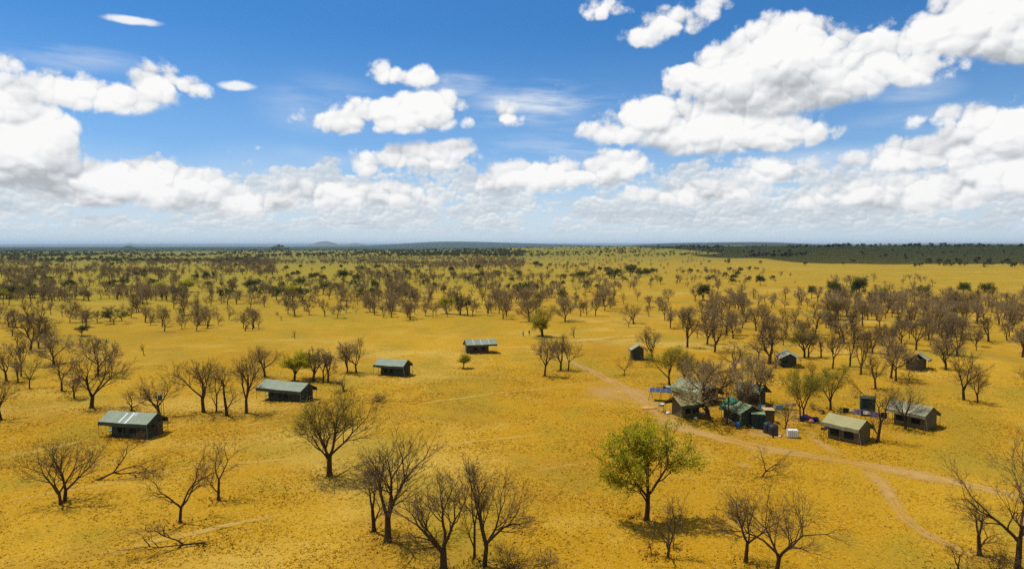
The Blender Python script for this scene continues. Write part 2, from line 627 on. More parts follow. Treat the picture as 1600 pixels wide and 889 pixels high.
TRACKS = {
    'dirt_track': [
        ([(780, 547), (820, 548), (862, 556), (905, 571), (940, 588), (970, 604), (1000, 622), (1028, 642), (1050, 662), (1090, 676), (1150, 690), (1210, 704), (1270, 713), (1330, 722), (1390, 733), (1450, 745), (1510, 757), (1570, 771), (1660, 794)],
         [1.2, 1.5, 1.8, 2.2, 2.6, 3.0, 3.2, 3.2, 3.2, 3.2, 3.2, 3.2, 3.2, 3.2, 3.0, 2.8, 2.8, 2.8, 2.8], 0.55),
        ([(1326, 722), (1352, 735), (1378, 757), (1396, 783), (1412, 808), (1445, 833), (1500, 858), (1580, 890)], [2.2, 1.8, 1.5, 1.4, 1.3, 1.3, 1.3, 1.2], 0.55),
        ([(1262, 668), (1274, 686), (1298, 702), (1330, 716)], [1.4, 1.4, 1.4, 1.6], 0.55),
    ],
    'footpath': [
        ([(872, 536), (920, 531), (965, 526), (1010, 521)], [2.4, 2.2, 2.0, 1.6], 0.62),
        ([(660, 699), (720, 693), (800, 684), (860, 676)], [0.7, 0.9, 0.8, 0.6], 0.5),
        ([(820, 741), (880, 728), (950, 716)], [0.6, 0.7, 0.6], 0.45),
        ([(-20, 722), (50, 706), (110, 693), (160, 684)], [1.4, 1.5, 1.1, 0.7], 0.5),
        ([(130, 872), (230, 848), (310, 831), (400, 812), (460, 800)], [0.5, 0.8, 0.9, 0.8, 0.5], 0.5),
        ([(330, 680), (400, 662), (470, 655)], [0.8, 0.8, 0.5], 0.45),
        ([(-20, 790), (120, 764), (260, 736), (400, 722), (500, 716)], [0.7, 0.9, 0.9, 0.8, 0.5], 0.35),
        ([(640, 636), (800, 612), (920, 596)], [0.8, 0.8, 0.7], 0.4),
    ],
    'bare_earth': [
        ([(1144, 724), (1163, 726), (1178, 727)], [0.6, 2.2, 0.6], 0.95),
        ([(1000, 636), (1015, 637), (1028, 637)], [1.0, 3.2, 1.0], 0.85),
        ([(1130, 676), (1190, 678), (1230, 672)], [1.5, 4.5, 2.0], 0.55),
        ([(1205, 650), (1235, 652), (1275, 660)], [3.0, 9.0, 3.0], 0.6),
        ([(925, 600), (965, 613), (1005, 628)], [4, 14, 4], 0.5),
        ([(1390, 680), (1410, 681), (1424, 682)], [0.6, 1.8, 0.6], 0.6),
    ],
}


def smooth_line(pts, step=1.0):
    pts = [np.array(p, dtype=float) for p in pts]
    pp = [2 * pts[0] - pts[1]] + pts + [2 * pts[-1] - pts[-2]]
    out, par = [], []
    for i in range(1, len(pp) - 2):
        a, b, c, d = pp[i - 1:i + 3]
        n = max(int(np.linalg.norm(c - b) / step), 2)
        for k in range(n):
            t = k / n
            out.append(0.5 * (2 * b + (c - a) * t + (2 * a - 5 * b + 4 * c - d) * t * t + (3 * b - a - 3 * c + d) * t ** 3))
            par.append(i - 1 + t)
    out.append(pts[-1])
    par.append(len(pts) - 1)
    return np.array(out), np.array(par)


TRACK_LINES = []
for nm, lst in TRACKS.items():
    for pxs, ws, st in lst:
        line, par = smooth_line([gpt(*q) for q in pxs])
        wv = np.interp(par, range(len(ws)), ws)
        TRACK_LINES.append((nm, line, wv, st))


def track_mask(X, Y, grow=1.0):
    m = np.zeros(len(X))
    for nm, line, wv, st in TRACK_LINES:
        lo, hi = line.min(0) - 12, line.max(0) + 12
        idx = np.nonzero((X > lo[0]) & (X < hi[0]) & (Y > lo[1]) & (Y < hi[1]))[0]
        for c in range(0, len(idx), 4000):
            ii = idx[c:c + 4000]
            dd = np.hypot(X[ii, None] - line[None, ::2, 0], Y[ii, None] - line[None, ::2, 1]) / (wv[None, ::2] * grow * 0.5)
            m[ii] = np.maximum(m[ii], st * (1 - sstep(dd.min(1), 0.6, 1.15)))
    return m


# ground: one polar sheet, fine near the camera, out to the horizon
rad = [0.0, 12.0]
while rad[-1] < 42000:
    r_ = rad[-1]
    rad.append(r_ * (1.06 if r_ < 45 else 1.008 if r_ < 260 else 1.014 if r_ < 1000 else 1.022 if r_ < 5000 else 1.035))
rad = np.array(rad[1:])
ang = np.concatenate([np.linspace(-0.80, 0.80, 440), np.linspace(0.80, 2 * PI - 0.80, 90)[1:-1]])
A_, R_ = np.meshgrid(ang, rad)
gx, gy = (R_ * np.sin(A_)).ravel(), (R_ * np.cos(A_)).ravel()
gz = terrain(gx, gy)
nr, na = len(rad), len(ang)
ii = np.arange(nr - 1)[:, None] * na
jj = np.arange(na)[None, :]
j2 = (jj + 1) % na
gf = np.stack([ii + jj, ii + j2, ii + na + j2, ii + na + jj], axis=2).reshape(-1, 4)[:, ::-1]
gv = np.stack([gx, gy, gz], 1)
# centre cap
gv = np.vstack([gv, [[0, 0, 0]]])


def ground_material():
    m, n, b = material('dry_grassland')
    pos = n.new('ShaderNodeNewGeometry').outputs['Position']
    flat = n.v('MULTIPLY', pos, (1, 1, 0))
    dist = n.v('LENGTH', flat)
    big = n.noise(flat, 1 / 75.0, 4.0, 0.55, '2D')[0]
    streak = n.noise(n.v('MULTIPLY', flat, (0.45, 1.0, 0)), 1 / 34.0, 5.0, 0.6, '2D')[0]
    mid = n.noise(flat, 1 / 5.5, 5.0, 0.6, '2D')[0]
    fine_ = n.noise(flat, 3.2, 4.0, 0.7, '2D')[0]
    gold = n.mix(n.remap(big, 0.35, 0.65), (0.378, 0.195, 0.005), (0.418, 0.230, 0.011))
    gold = n.mix(n.m('MULTIPLY', n.remap(streak, 0.52, 0.70), 0.6), gold, (0.49, 0.325, 0.065))
    gold = n.mix(n.m('MULTIPLY', n.remap(mid, 0.50, 0.75), 0.35), gold, (0.235, 0.136, 0.007))
    gold = n.mix(n.m('MULTIPLY', n.remap(fine_, 0.46, 0.72), 0.40), gold, (0.200, 0.125, 0.007))
    pat = n.noise(flat, 1 / 14.0, 4.0, 0.6, '2D')[0]
    gold = n.mix(n.m('MULTIPLY', n.remap(pat, 0.54, 0.70), 0.55), gold, (0.250, 0.184, 0.011))
    gold = n.mix(n.m('MULTIPLY', n.remap(pat, 0.44, 0.30), 0.35), gold, (0.47, 0.315, 0.050))
    gold = n.mix(n.m('MULTIPLY', n.remap(fine_, 0.48, 0.30), 0.50), gold, (0.52, 0.345, 0.080))
    brd = n.noise(flat, 1 / 27.0, 4.0, 0.62, '2D')
    gold = n.mix(n.m('MULTIPLY', n.remap(brd[0], 0.50, 0.68), 0.50), gold, (0.255, 0.186, 0.018))
    brs = n.sep(brd[1])
    gold = n.mix(n.m('MULTIPLY', n.remap(brs[1], 0.52, 0.72), 0.45), gold, (0.270, 0.145, 0.016))
    # greener country farther out
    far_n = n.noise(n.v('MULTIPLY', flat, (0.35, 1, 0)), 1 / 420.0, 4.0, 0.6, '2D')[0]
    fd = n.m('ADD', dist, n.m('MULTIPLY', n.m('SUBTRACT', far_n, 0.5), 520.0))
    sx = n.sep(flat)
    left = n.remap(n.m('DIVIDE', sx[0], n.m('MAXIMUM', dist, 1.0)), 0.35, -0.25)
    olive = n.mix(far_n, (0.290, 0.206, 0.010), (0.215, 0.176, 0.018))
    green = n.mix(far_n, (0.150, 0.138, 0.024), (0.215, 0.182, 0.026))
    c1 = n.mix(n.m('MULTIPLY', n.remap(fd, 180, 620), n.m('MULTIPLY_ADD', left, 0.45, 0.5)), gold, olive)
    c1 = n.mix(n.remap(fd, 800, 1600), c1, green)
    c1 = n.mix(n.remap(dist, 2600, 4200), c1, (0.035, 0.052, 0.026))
    c1 = n.mix(n.remap(dist, 10500, 14000), c1, (0.13, 0.15, 0.12))  # far hills paler: stands in for thicker haze, put into the ground colour
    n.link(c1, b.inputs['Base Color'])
    b.inputs['Roughness'].default_value = 0.95
    b.inputs['Specular IOR Level'].default_value = 0.05
    bp = n.new('ShaderNodeBump')
    bp.inputs['Strength'].default_value = 0.55
    bp.inputs['Distance'].default_value = 0.30
    hh = n.m('ADD', n.m('MULTIPLY', mid, 0.7), n.m('MULTIPLY', fine_, 0.25))
    n.link(n.m('MULTIPLY', hh, n.remap(dist, 700, 150)), bp.inputs['Height'])
    n.link(bp.outputs[0], b.inputs['Normal'])
    return m


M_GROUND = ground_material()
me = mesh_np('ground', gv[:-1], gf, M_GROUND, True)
ground = tag(link('ground', me), kind='structure', label='golden dry grass plain stretching to the horizon')


def dirt_material(name, c0, c1):
    m, n, b = material(name)
    uvn = n.new('ShaderNodeUVMap')
    uv = n.sep(uvn.outputs[0])
    pos = n.new('ShaderNodeNewGeometry').outputs['Position']
    a = n.m('ABSOLUTE', n.m('MULTIPLY_ADD', uv[0], 2.0, -1.0))
    n1 = n.noise(pos, 0.75, 5.0, 0.65, '2D')[0]
    n2 = n.noise(pos, 0.13, 3.0, 0.6, '2D')[0]
    edge = n.m('ADD', n.m('ADD', a, n.m('MULTIPLY_ADD', n1, 1.7, -0.85)), n.m('MULTIPLY_ADD', n2, 0.8, -0.4))
    cov = n.m('MULTIPLY', n.remap(edge, 0.95, 0.25), uv[1])
    # a strip of grass between the wheel ruts
    rut = n.m('MULTIPLY', n.remap(a, 0.26, 0.04), n.remap(n2, 0.40, 0.58))
    cov = n.m('MULTIPLY', cov, n.m('MULTIPLY_ADD', rut, -0.75, 1.0))
    n.link(n.mix(n.remap(n1, 0.3, 0.7), c0, c1), b.inputs['Base Color'])
    b.inputs['Roughness'].default_value = 0.95
    n.link(cov, b.inputs['Alpha'])
    return m


M_DIRT = dirt_material('bare_dirt', (0.50, 0.290, 0.080), (0.60, 0.370, 0.135))
M_PATH = dirt_material('trodden_straw', (0.60, 0.385, 0.080), (0.70, 0.47, 0.14))
for nm in TRACKS:
    V_, F_, UVs = [], [], []
    for tn, line, wv, st in TRACK_LINES:
        if tn != nm:
            continue
        t = np.gradient(line, axis=0)
        t /= np.linalg.norm(t, axis=1)[:, None] + 1e-9
        nrm = np.stack([-t[:, 1], t[:, 0]], 1)
        k0 = len(V_)
        m_ = len(line)
        for i in range(m_):
            fade = min(1, i / 6, (m_ - 1 - i) / 6)
            for j in range(9):
                u = j / 8
                p = line[i] + nrm[i] * (u - 0.5) * wv[i] * 1.5
                V_.append((p[0], p[1], 0))
                UVs.append((u, st * fade))
        for i in range(m_ - 1):
            for j in range(8):
                F_.append((k0 + i * 9 + j + 1, k0 + i * 9 + j, k0 + (i + 1) * 9 + j, k0 + (i + 1) * 9 + j + 1))
    V_ = np.array(V_)
    V_[:, 2] = terrain(V_[:, 0], V_[:, 1]) + {'dirt_track': 0.035, 'footpath': 0.05, 'bare_earth': 0.02}[nm]
    me = mesh_np(nm, V_, F_, M_PATH if nm == 'footpath' else M_DIRT, True)
    ul = me.uv_layers.new(name='UVMap')
    li = np.zeros(len(me.loops), dtype=np.int32)
    me.loops.foreach_get('vertex_index', li)
    ul.data.foreach_set('uv', np.array(UVs, dtype=np.float32)[li].ravel())
    tag(link(nm, me), kind='structure', label={'dirt_track': 'pale dirt vehicle track curving past the tents', 'footpath': 'thin trodden paths through the grass', 'bare_earth': 'bare trampled earth around the camp'}[nm])

# grass tussocks over the near ground
rng = np.random.RandomState(11)
NT_ = 120000
gd = np.sqrt(rng.uniform(52 ** 2, 185 ** 2, NT_ * 2))
ga = rng.uniform(-0.70, 0.70, NT_ * 2)
tx, ty = gd * np.sin(ga), gd * np.cos(ga)
dens = 0.5 + 0.5 * np.sin(tx * 0.21 + np.sin(ty * 0.17) * 2) * np.sin(ty * 0.26 + np.sin(tx * 0.13) * 2)
keep = (rng.uniform(0, 1, NT_ * 2) < (0.25 + 0.75 * dens) * np.clip((190 - gd) / 80, 0.0, 1)) & (track_mask(tx, ty, 1.0) < rng.uniform(0.05, 0.4, NT_ * 2))
tx, ty = tx[keep][:NT_], ty[keep][:NT_]
nt = len(tx)
tzv = terrain(tx, ty)
gh = rng.uniform(0.04, 0.10, nt) * (0.7 + 0.6 * dens[keep][:NT_])
gw = rng.uniform(0.12, 0.28, nt)
vs, cs = [], []
tint = rng.uniform(0, 1, nt)
for b_ in range(3):
    th = rng.uniform(0, 2 * PI, nt)
    off = rng.uniform(-0.16, 0.16, (nt, 2))
    ln = rng.uniform(-0.22, 0.22, (nt, 2))
    a = np.stack([tx + off[:, 0] + np.cos(th) * gw / 2, ty + off[:, 1] + np.sin(th) * gw / 2, tzv - 0.03], 1)
    b = np.stack([tx + off[:, 0] - np.cos(th) * gw / 2, ty + off[:, 1] - np.sin(th) * gw / 2, tzv - 0.03], 1)
    c_ = np.stack([tx + off[:, 0] + ln[:, 0], ty + off[:, 1] + ln[:, 1], tzv + gh], 1)
    vs.append(np.stack([a, b, c_], 1))
vs = np.stack(vs, 1).reshape(-1, 3)
M_GRASS, n, b = material('dry_grass_blades')
tn_ = n.new('ShaderNodeAttribute', attribute_name='tint').outputs['Fac']
n.link(n.ramp(tn_, [(0.0, (0.37, 0.230, 0.010)), (0.3, (0.51, 0.285, 0.010)), (0.7, (0.63, 0.365, 0.022)), (0.95, (0.80, 0.56, 0.12))]), b.inputs['Base Color'])
b.inputs['Roughness'].default_value = 0.9
nrm_ = n.new('ShaderNodeNewGeometry').outputs['Normal']
n.link(n.v('NORMALIZE', n.v('ADD', n.v('MULTIPLY', nrm_, (0.35, 0.35, 0.35)), (0, 0, 1))), b.inputs['Normal'])
b.inputs['Specular IOR Level'].default_value = 0.05
tr_ = n.new('ShaderNodeBsdfTranslucent')
n.link([l.from_socket for l in M_GRASS.node_tree.links if l.to_socket == b.inputs['Base Color']][0], tr_.inputs['Color'])
n.link([l.from_socket for l in M_GRASS.node_tree.links if l.to_socket == b.inputs['Normal']][0], tr_.inputs['Normal'])
mx_ = n.new('ShaderNodeMixShader')
mx_.inputs[0].default_value = 0.5
n.link(b.outputs[0], mx_.inputs[1])
n.link(tr_.outputs[0], mx_.inputs[2])
n.link(mx_.outputs[0], [q for q in M_GRASS.node_tree.nodes if q.type == 'OUTPUT_MATERIAL'][0].inputs['Surface'])
me = mesh_np('grass_tussocks', vs, np.arange(len(vs)).reshape(-1, 3), M_GRASS)
at = me.attributes.new('tint', 'FLOAT', 'POINT')
at.data.foreach_set('value', np.repeat(tint, 9).astype(np.float32))
tag(link('grass_tussocks', me), kind='stuff', label='tufts of dry golden grass covering the plain', cat='grass')

# unseen cloud overhead, placed and shaped to shade the far slope at right
crng = random.Random(3)
cbm = MB()
HC = 1500.0
ox, oy = -SUN_TO.x / SUN_TO.z * HC, -SUN_TO.y / SUN_TO.z * HC


def cloud_fn(u, v, top):
    an, rr = 2 * PI * u, v
    ed = 1 + 0.07 * math.sin(3 * an + 1) + 0.05 * math.sin(7 * an + 2) + 0.03 * math.sin(15 * an)
    c_, s_ = math.cos(an), math.sin(an)
    k = 1 / max(abs(c_), abs(s_)) ** 0.75
    x = 1330 - ox + 980 * rr * ed * c_ * k
    y = 1560 - oy + 690 * rr * ed * s_ * k
    bump = 120 * (math.sin(x / 90) * math.sin(y / 110) + 0.6 * math.sin(x / 47 + 1) * math.sin(y / 53))
    dome = math.sqrt(max(0.0, 1 - rr ** 2.4))
    return (x, y, HC + (dome * (330 + bump) if top else -6 * dome * (2 + math.sin(x / 60) * math.sin(y / 70))))


cbm.grid(lambda u, v: cloud_fn(u, v, True), 96, 24)
cbm.grid(lambda u, v: cloud_fn(1 - u, v, False), 96, 24)
M_CLOUD, n, b = material('cloud_white')
b.inputs['Base Color'].default_value = (0.93, 0.93, 0.93, 1)
b.inputs['Roughness'].default_value = 1.0
tag(cbm.build('cloud', M_CLOUD, None, True), kind='structure', label='unseen white cumulus cloud placed to shade the right slope')

# ------------------------------------------------------------------ camp
def canvas(name, col, var=0.18, stain=0.3):
    m, n, b = material(name)
    co = n.new('ShaderNodeTexCoord').outputs['Object']
    a = n.noise(co, 0.8, 4.0, 0.6)[0]
    f = n.noise(n.v('MULTIPLY', co, (5, 0.8, 5)), 1.2, 4.0, 0.6)[0]
    s = n.noise(co, 0.35, 5.0, 0.7)[0]
    lo = tuple(q * (1 - var) for q in col)
    hi = tuple(min(1, q * (1 + var)) for q in col)
    c = n.mix(n.remap(n.m('ADD', n.m('MULTIPLY', a, 0.6), n.m('MULTIPLY', f, 0.4)), 0.35, 0.65), lo, hi)
    c = n.mix(n.m('MULTIPLY', n.remap(s, 0.52, 0.70), stain), c, tuple(q * 0.45 for q in col))
    n.link(c, b.inputs['Base Color'])
    b.inputs['Roughness'].default_value = 0.85
    bp = n.new('ShaderNodeBump')
    bp.inputs['Strength'].default_value = 0.35
    bp.inputs['Distance'].default_value = 0.06
    n.link(n.m('ADD', a, n.m('MULTIPLY', f, 0.4)), bp.inputs['Height'])
    n.link(bp.outputs[0], b.inputs['Normal'])
    return m


C_GREY = canvas('grey_green_canvas', (0.235, 0.265, 0.185), 0.10, 0.12)
C_KHAKI = canvas('khaki_canvas', (0.300, 0.270, 0.120), 0.10, 0.12)
C_PATCH = canvas('patched_canvas', (0.215, 0.215, 0.115), 0.45, 0.75)
C_WEATH = canvas('weathered_canvas', (0.270, 0.265, 0.180), 0.40, 0.7)
C_GREEN = canvas('green_canvas', (0.210, 0.265, 0.125), 0.3, 0.35)
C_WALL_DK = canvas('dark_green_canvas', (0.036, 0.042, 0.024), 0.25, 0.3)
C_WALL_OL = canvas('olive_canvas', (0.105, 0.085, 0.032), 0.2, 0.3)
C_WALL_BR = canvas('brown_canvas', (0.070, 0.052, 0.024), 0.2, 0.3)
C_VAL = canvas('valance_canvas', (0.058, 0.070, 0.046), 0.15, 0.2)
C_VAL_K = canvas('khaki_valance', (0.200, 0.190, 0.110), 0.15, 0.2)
C_TAN = canvas('tan_canvas', (0.42, 0.32, 0.14), 0.15, 0.2)
M_MESH = plain('window_mesh', (0.010, 0.009, 0.007), 0.9, 0.3)
M_POLE = plain('weathered_pole', (0.16, 0.12, 0.06), 0.8, 0.3)
M_STEEL = plain('galvanised_steel', (0.36, 0.36, 0.34), 0.45, 0.15, 3, 0.6)
M_ROPE = plain('rope', (0.30, 0.26, 0.17), 0.9, 0.2)
M_WHITE = plain('white_plastic', (0.78, 0.76, 0.70), 0.5, 0.08, 3)
M_STRIP = plain('white_strip', (0.58, 0.60, 0.57), 0.6, 0.08, 3)
M_BLACK = plain('black_plastic', (0.022, 0.022, 0.024), 0.45, 0.3, 3, 0, 0, 0.4)
M_TEAL = plain('teal_plastic', (0.02, 0.075, 0.08), 0.5, 0.3)
M_BLUE = plain('blue_plastic', (0.025, 0.075, 0.24), 0.5, 0.25, 3)
M_NAVY = plain('navy_cloth', (0.016, 0.026, 0.13), 0.9, 0.3, 4)
M_SKYBLUE = plain('sky_blue_cloth', (0.10, 0.30, 0.50), 0.8, 0.2, 4)
M_RED = plain('red_cloth', (0.32, 0.035, 0.025), 0.9, 0.3, 4)
M_MAROON = plain('maroon_cloth', (0.13, 0.012, 0.016), 0.9, 0.3, 4)
M_ORANGE = plain('orange_plastic', (0.62, 0.22, 0.03), 0.5, 0.15, 3)
M_YELLOW = plain('yellow_plastic', (0.58, 0.36, 0.05), 0.5, 0.2, 3)
M_LILAC = plain('lilac_cloth', (0.22, 0.19, 0.36), 0.9, 0.2, 4)
M_CLOTHW = plain('white_cloth', (0.74, 0.73, 0.70), 0.9, 0.08, 4)
M_CLOTHK = plain('black_cloth', (0.014, 0.016, 0.016), 0.9, 0.3, 4)
M_PINK = plain('pink_cloth', (0.55, 0.24, 0.22), 0.9, 0.2, 4)
M_TARP = plain('turquoise_netting', (0.035, 0.17, 0.10), 0.7, 0.7, 1.6, 0, 0.4)
M_RUBBER = plain('tyre_rubber', (0.018, 0.018, 0.018), 0.85, 0.3, 6)
M_WOOD = plain('grey_wood', (0.20, 0.14, 0.08), 0.9, 0.3, 3)
M_SAND = plain('orange_sand', (0.50, 0.27, 0.07), 0.95, 0.15, 3, 0, 0.4)
M_PANEL, _n, _b = material('solar_cells')
_co = _n.new('ShaderNodeTexCoord').outputs['Object']
_br = _n.new('ShaderNodeTexBrick')
_br.offset = 0.0
_br.inputs['Color1'].default_value = (0.012, 0.020, 0.055, 1)
_br.inputs['Color2'].default_value = (0.016, 0.027, 0.07, 1)
_br.inputs['Mortar'].default_value = (0.16, 0.20, 0.32, 1)
_br.inputs['Scale'].default_value = 4.0
_br.inputs['Mortar Size'].default_value = 0.02
_n.link(_co, _br.inputs['Vector'])
_n.link(_br.outputs['Color'], _b.inputs['Base Color'])
_b.inputs['Roughness'].default_value = 0.28
_b.inputs['Specular IOR Level'].default_value = 0.25


def tent(name, label, centre, rot, L, W, ridge, eave, mats, body=(0.0, 0.0), Wb=None, val=0.5, windows=(), gable_door=None, seams=0, strips=(), gap_roof=0.0, poles=True, ropes=True, cat='tent', yoff=-0.25):
    """ridge along local x; body = how far the canvas room stops short of the roof at -x and +x"""
    m_roof, m_val, m_wall = mats
    root = empty(name, (centre[0], centre[1], tz(centre[0], centre[1])), rot)
    tag(root, label, cat, 'camp tents')
    Wb = Wb or W * 0.68
    yl, yr = yoff - Wb / 2, yoff + Wb / 2
    h = L / 2
    seed = trn.uniform(0, 9)

    def slope(sgn, x0=-h, x1=h):
        def fn(u, v):
            x = x0 + (x1 - x0) * u
            sag = 0.05 * math.sin(PI * v) * (0.7 + 0.5 * math.sin(seed + x * 2.3)) + 0.06 * math.sin(PI * (x + h) / L) + 0.03 * v * math.cos(2 * PI * 2 * (x + h) / L)
            return (x, sgn * W / 2 * v, ridge + (eave - ridge) * v - sag)
        return fn
    mb = MB()
    mb.grid(slope(-1), 16, 6, (0, 0, -0.035))
    mb2 = MB()
    mb2.grid(lambda u, v: slope(1, -h, h - gap_roof)(1 - u, v), 16, 6, (0, 0, -0.035))
    k = len(mb.v)
    mb.v += mb2.v
    mb.f += [tuple(i + k for i in f) for f in mb2.f]
    rf = mb.build('roof', m_roof, root)
    for i in range(seams):
        x = -h + L * (i + 1) / (seams + 1)
        sb = MB()
        for s in (-1, 1):
            sb.grid(lambda u, v, s=s: tuple(a + b for a, b in zip(slope(s)((x - .05 + .10 * u + h) / L, v), (0, 0, 0.018))), 1, 6, (0, 0, -0.012))
        sb.build('seam', M_STRIP, rf)
    for (x, w, v0, v1) in strips:
        sb = MB()
        sb.grid(lambda u, v: tuple(a + b for a, b in zip(slope(-1)((x - w / 2 + w * u + h) / L, v0 + (v1 - v0) * v), (0, 0, 0.02))), 1, 6, (0, 0, -0.014))
        sb.build('strip', M_STRIP, rf)
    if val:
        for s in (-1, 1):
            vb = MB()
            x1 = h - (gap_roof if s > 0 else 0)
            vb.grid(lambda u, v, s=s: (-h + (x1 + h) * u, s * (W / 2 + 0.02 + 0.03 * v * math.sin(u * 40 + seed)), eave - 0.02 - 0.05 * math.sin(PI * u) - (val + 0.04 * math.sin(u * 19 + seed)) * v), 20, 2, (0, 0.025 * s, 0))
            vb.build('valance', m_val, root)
    xa, xb = -h + body[0], h - body[1]
    t_ = 0.05

    def under(y):
        return ridge - (ridge - eave) * abs(y) / (W / 2) - 0.24
    wb = MB()
    # long walls, then gabled ends butted between them
    wb.box(xa, xb, yl, yl + t_, 0, under(yl))
    wb.box(xa, xb, yr - t_, yr, 0, under(yr))
    for (x, d) in ((xa, 1), (xb, -1)):
        y0, y1 = yl + t_ + 0.002, yr - t_ - 0.002
        o_ = [(x, y0, 0), (x, y1, 0), (x, y1, under(yr)), (x, 0, under(0)), (x, y0, under(yl))]
        p2 = [(x + d * t_, a, b) for _, a, b in o_]
        vs = o_ + p2
        fs = [(4, 3, 2, 1, 0), (5, 6, 7, 8, 9)] + [(i, (i + 1) % 5, 5 + (i + 1) % 5, 5 + i) for i in range(5)]
        wb.add(vs, fs)
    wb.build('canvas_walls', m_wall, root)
    for (side, c0, w, z0, z1) in windows:
        b_ = MB()
        if side in ('front', 'back'):
            s = -1 if side == 'front' else 1
            y = (yl - 0.012) if s < 0 else (yr + 0.012)
            b_.box(c0 - w / 2, c0 + w / 2, min(y, y + s * .02), max(y, y + s * .02), z0, z1)
        else:
            s = 1 if side == 'right' else -1
            x = (xb + 0.012) if side == 'right' else (xa - 0.012)
            b_.box(min(x, x + s * .02), max(x, x + s * .02), c0 - w / 2, c0 + w / 2, z0, z1)
        b_.build('window', M_MESH, root)
    if gable_door:
        side, c0, w, z1, mt = gable_door
        s = 1 if side == 'right' else -1
        x = (xb + 0.015) if side == 'right' else (xa - 0.015)
        b_ = MB()
        b_.box(min(x, x + s * .025), max(x, x + s * .025), c0 - w / 2, c0 + w / 2, 0.03, z1)
        b_.build('door_flap', mt, root)
    if poles:
        for x in (-h + 0.06, 0.0, h - 0.06):
            for s in (-1, 1):
                if gap_roof and s > 0 and x > 0:
                    continue
                b_ = MB()
                b_.tube([(x, s * (W / 2 - 0.04), -0.05), (x, s * (W / 2 - 0.04), eave - 0.14)], 0.03, 6)
                b_.build('pole', M_POLE, root)
        for x in (-h + 0.06, h - 0.06):
            if (x < 0 and body[0] > 0.7) or (x > 0 and body[1] > 0.7):
                b_ = MB()
                b_.tube([(x, 0, -0.05), (x, 0, ridge - 0.12)], 0.035, 6)
                b_.build('pole', M_POLE, root)
    if ropes:
        for x in (-h, h):
            for s in (-1, 1):
                if gap_roof and s > 0 and x > 0:
                    continue
                b_ = MB()
                b_.tube([(x, s * W / 2, eave - 0.03), (x + math.copysign(0.9, x), s * (W / 2 + 0.9), 0.02)], 0.012, 4)
                b_.build('guy_rope', M_ROPE, root)
    return root


trn = random.Random(4)


def long_side(a, b, W, eave):
    """near eave corners (photo pixels) -> centre, angle, length"""
    p, q = P(*a, eave), P(*b, eave)
    d = (q - p)
    L = d.length
    d.normalize()
    n = Vector((-d.y, d.x, 0))
    c = (p + q) / 2 + n * W / 2
    return (c.x, c.y), math.atan2(d.y, d.x), L


def gable_end(a, b, L, eave):
    """near gable's two eave corners, left and right -> centre, angle (local +x to the camera), width"""
    p, q = P(*a, eave), P(*b, eave)
    d = q - p
    W = d.length
    d.normalize()
    away = Vector((-d.y, d.x, 0))
    c = (p + q) / 2 + away * L / 2
    return (c.x, c.y), math.atan2(-away.y, -away.x), W


def at(root, x, y, z=0.0):
    """local -> world point on a tent"""
    a = root.rotation_euler.z
    return (root.location.x + x * math.cos(a) - y * math.sin(a), root.location.y + x * math.sin(a) + y * math.cos(a), root.location.z + z)


# A: two white stripes
c, r, L = long_side((153, 657), (229, 662), 4.4, 2.3)
TA = tent('canvas_tent', 'grey-green roofed dark tent with two white stripes across its roof', c, r, L, 4.4, 3.45, 2.3, (C_GREY, C_VAL, C_WALL_DK), body=(1.9, 0.15), val=0.55,
          windows=[('front', -0.6, 1.3, 0.75, 1.5), ('front', 1.3, 1.1, 0.75, 1.5), ('right', -0.85, 0.7, 1.5, 1.9), ('right', 0.5, 0.6, 2.1, 2.4)], gable_door=('right', 0.5, 1.15, 2.05, C_WALL_BR),
          strips=[(-0.75, 0.24, 0.10, 0.93), (0.35, 0.36, 0.05, 0.97), (0.85, 0.14, 0.02, 0.28)])
# B
c, r, L = long_side((400, 602), (469, 609), 4.6, 2.3)
TB = tent('canvas_tent', 'longest tent of plain grey-green roof with three dark windows on its long side', c, r, L, 4.6, 3.45, 2.3, (C_GREY, C_VAL, C_WALL_DK), body=(2.4, 0.15), val=0.6,
          windows=[('front', -1.7, 0.9, 0.75, 1.45), ('front', -0.2, 1.0, 0.75, 1.45), ('front', 1.3, 0.9, 0.75, 1.45), ('right', 0.3, 0.5, 1.5, 1.9)])
# C
c, r, L = long_side((583, 569.5), (630, 572.5), 4.4, 2.3)
TC = tent('canvas_tent', 'short dark tent with plain grey roof and small lamp at its gable end', c, r, L, 4.4, 3.45, 2.3, (C_GREY, C_VAL, C_WALL_DK), body=(1.6, 0.15), val=0.5,
          windows=[('front', -0.9, 0.8, 0.75, 1.45), ('front', 0.5, 0.8, 0.75, 1.45)], gable_door=('right', 0.7, 1.1, 2.0, C_WALL_BR))
# D
c, r, L = long_side((729, 539), (777, 537), 4.4, 2.3)
TD = tent('canvas_tent', 'tent with pale four-panel roof standing by itself beyond the track', c, r, L, 4.4, 3.5, 2.3, (C_GREY, C_VAL, C_WALL_BR), body=(0.15, 2.2), val=0.45, seams=3,
          windows=[('front', -1.6, 1.0, 0.75, 1.4), ('front', 0.4, 1.0, 0.75, 1.4)], gable_door=('left', 0.3, 1.2, 2.0, C_TAN))
# E
c, r, W_ = gable_end((986, 545), (1012, 545), 3.4, 2.5)
TE = tent('canvas_tent', 'lone small square tent with pale roof and dark split front', c, r, 3.4, W_, 3.75, 2.5, (C_WEATH, C_VAL, C_WALL_BR), body=(0.15, 0.25), val=0.3, gable_door=('right', -0.75, 1.5, 2.3, C_WALL_DK))
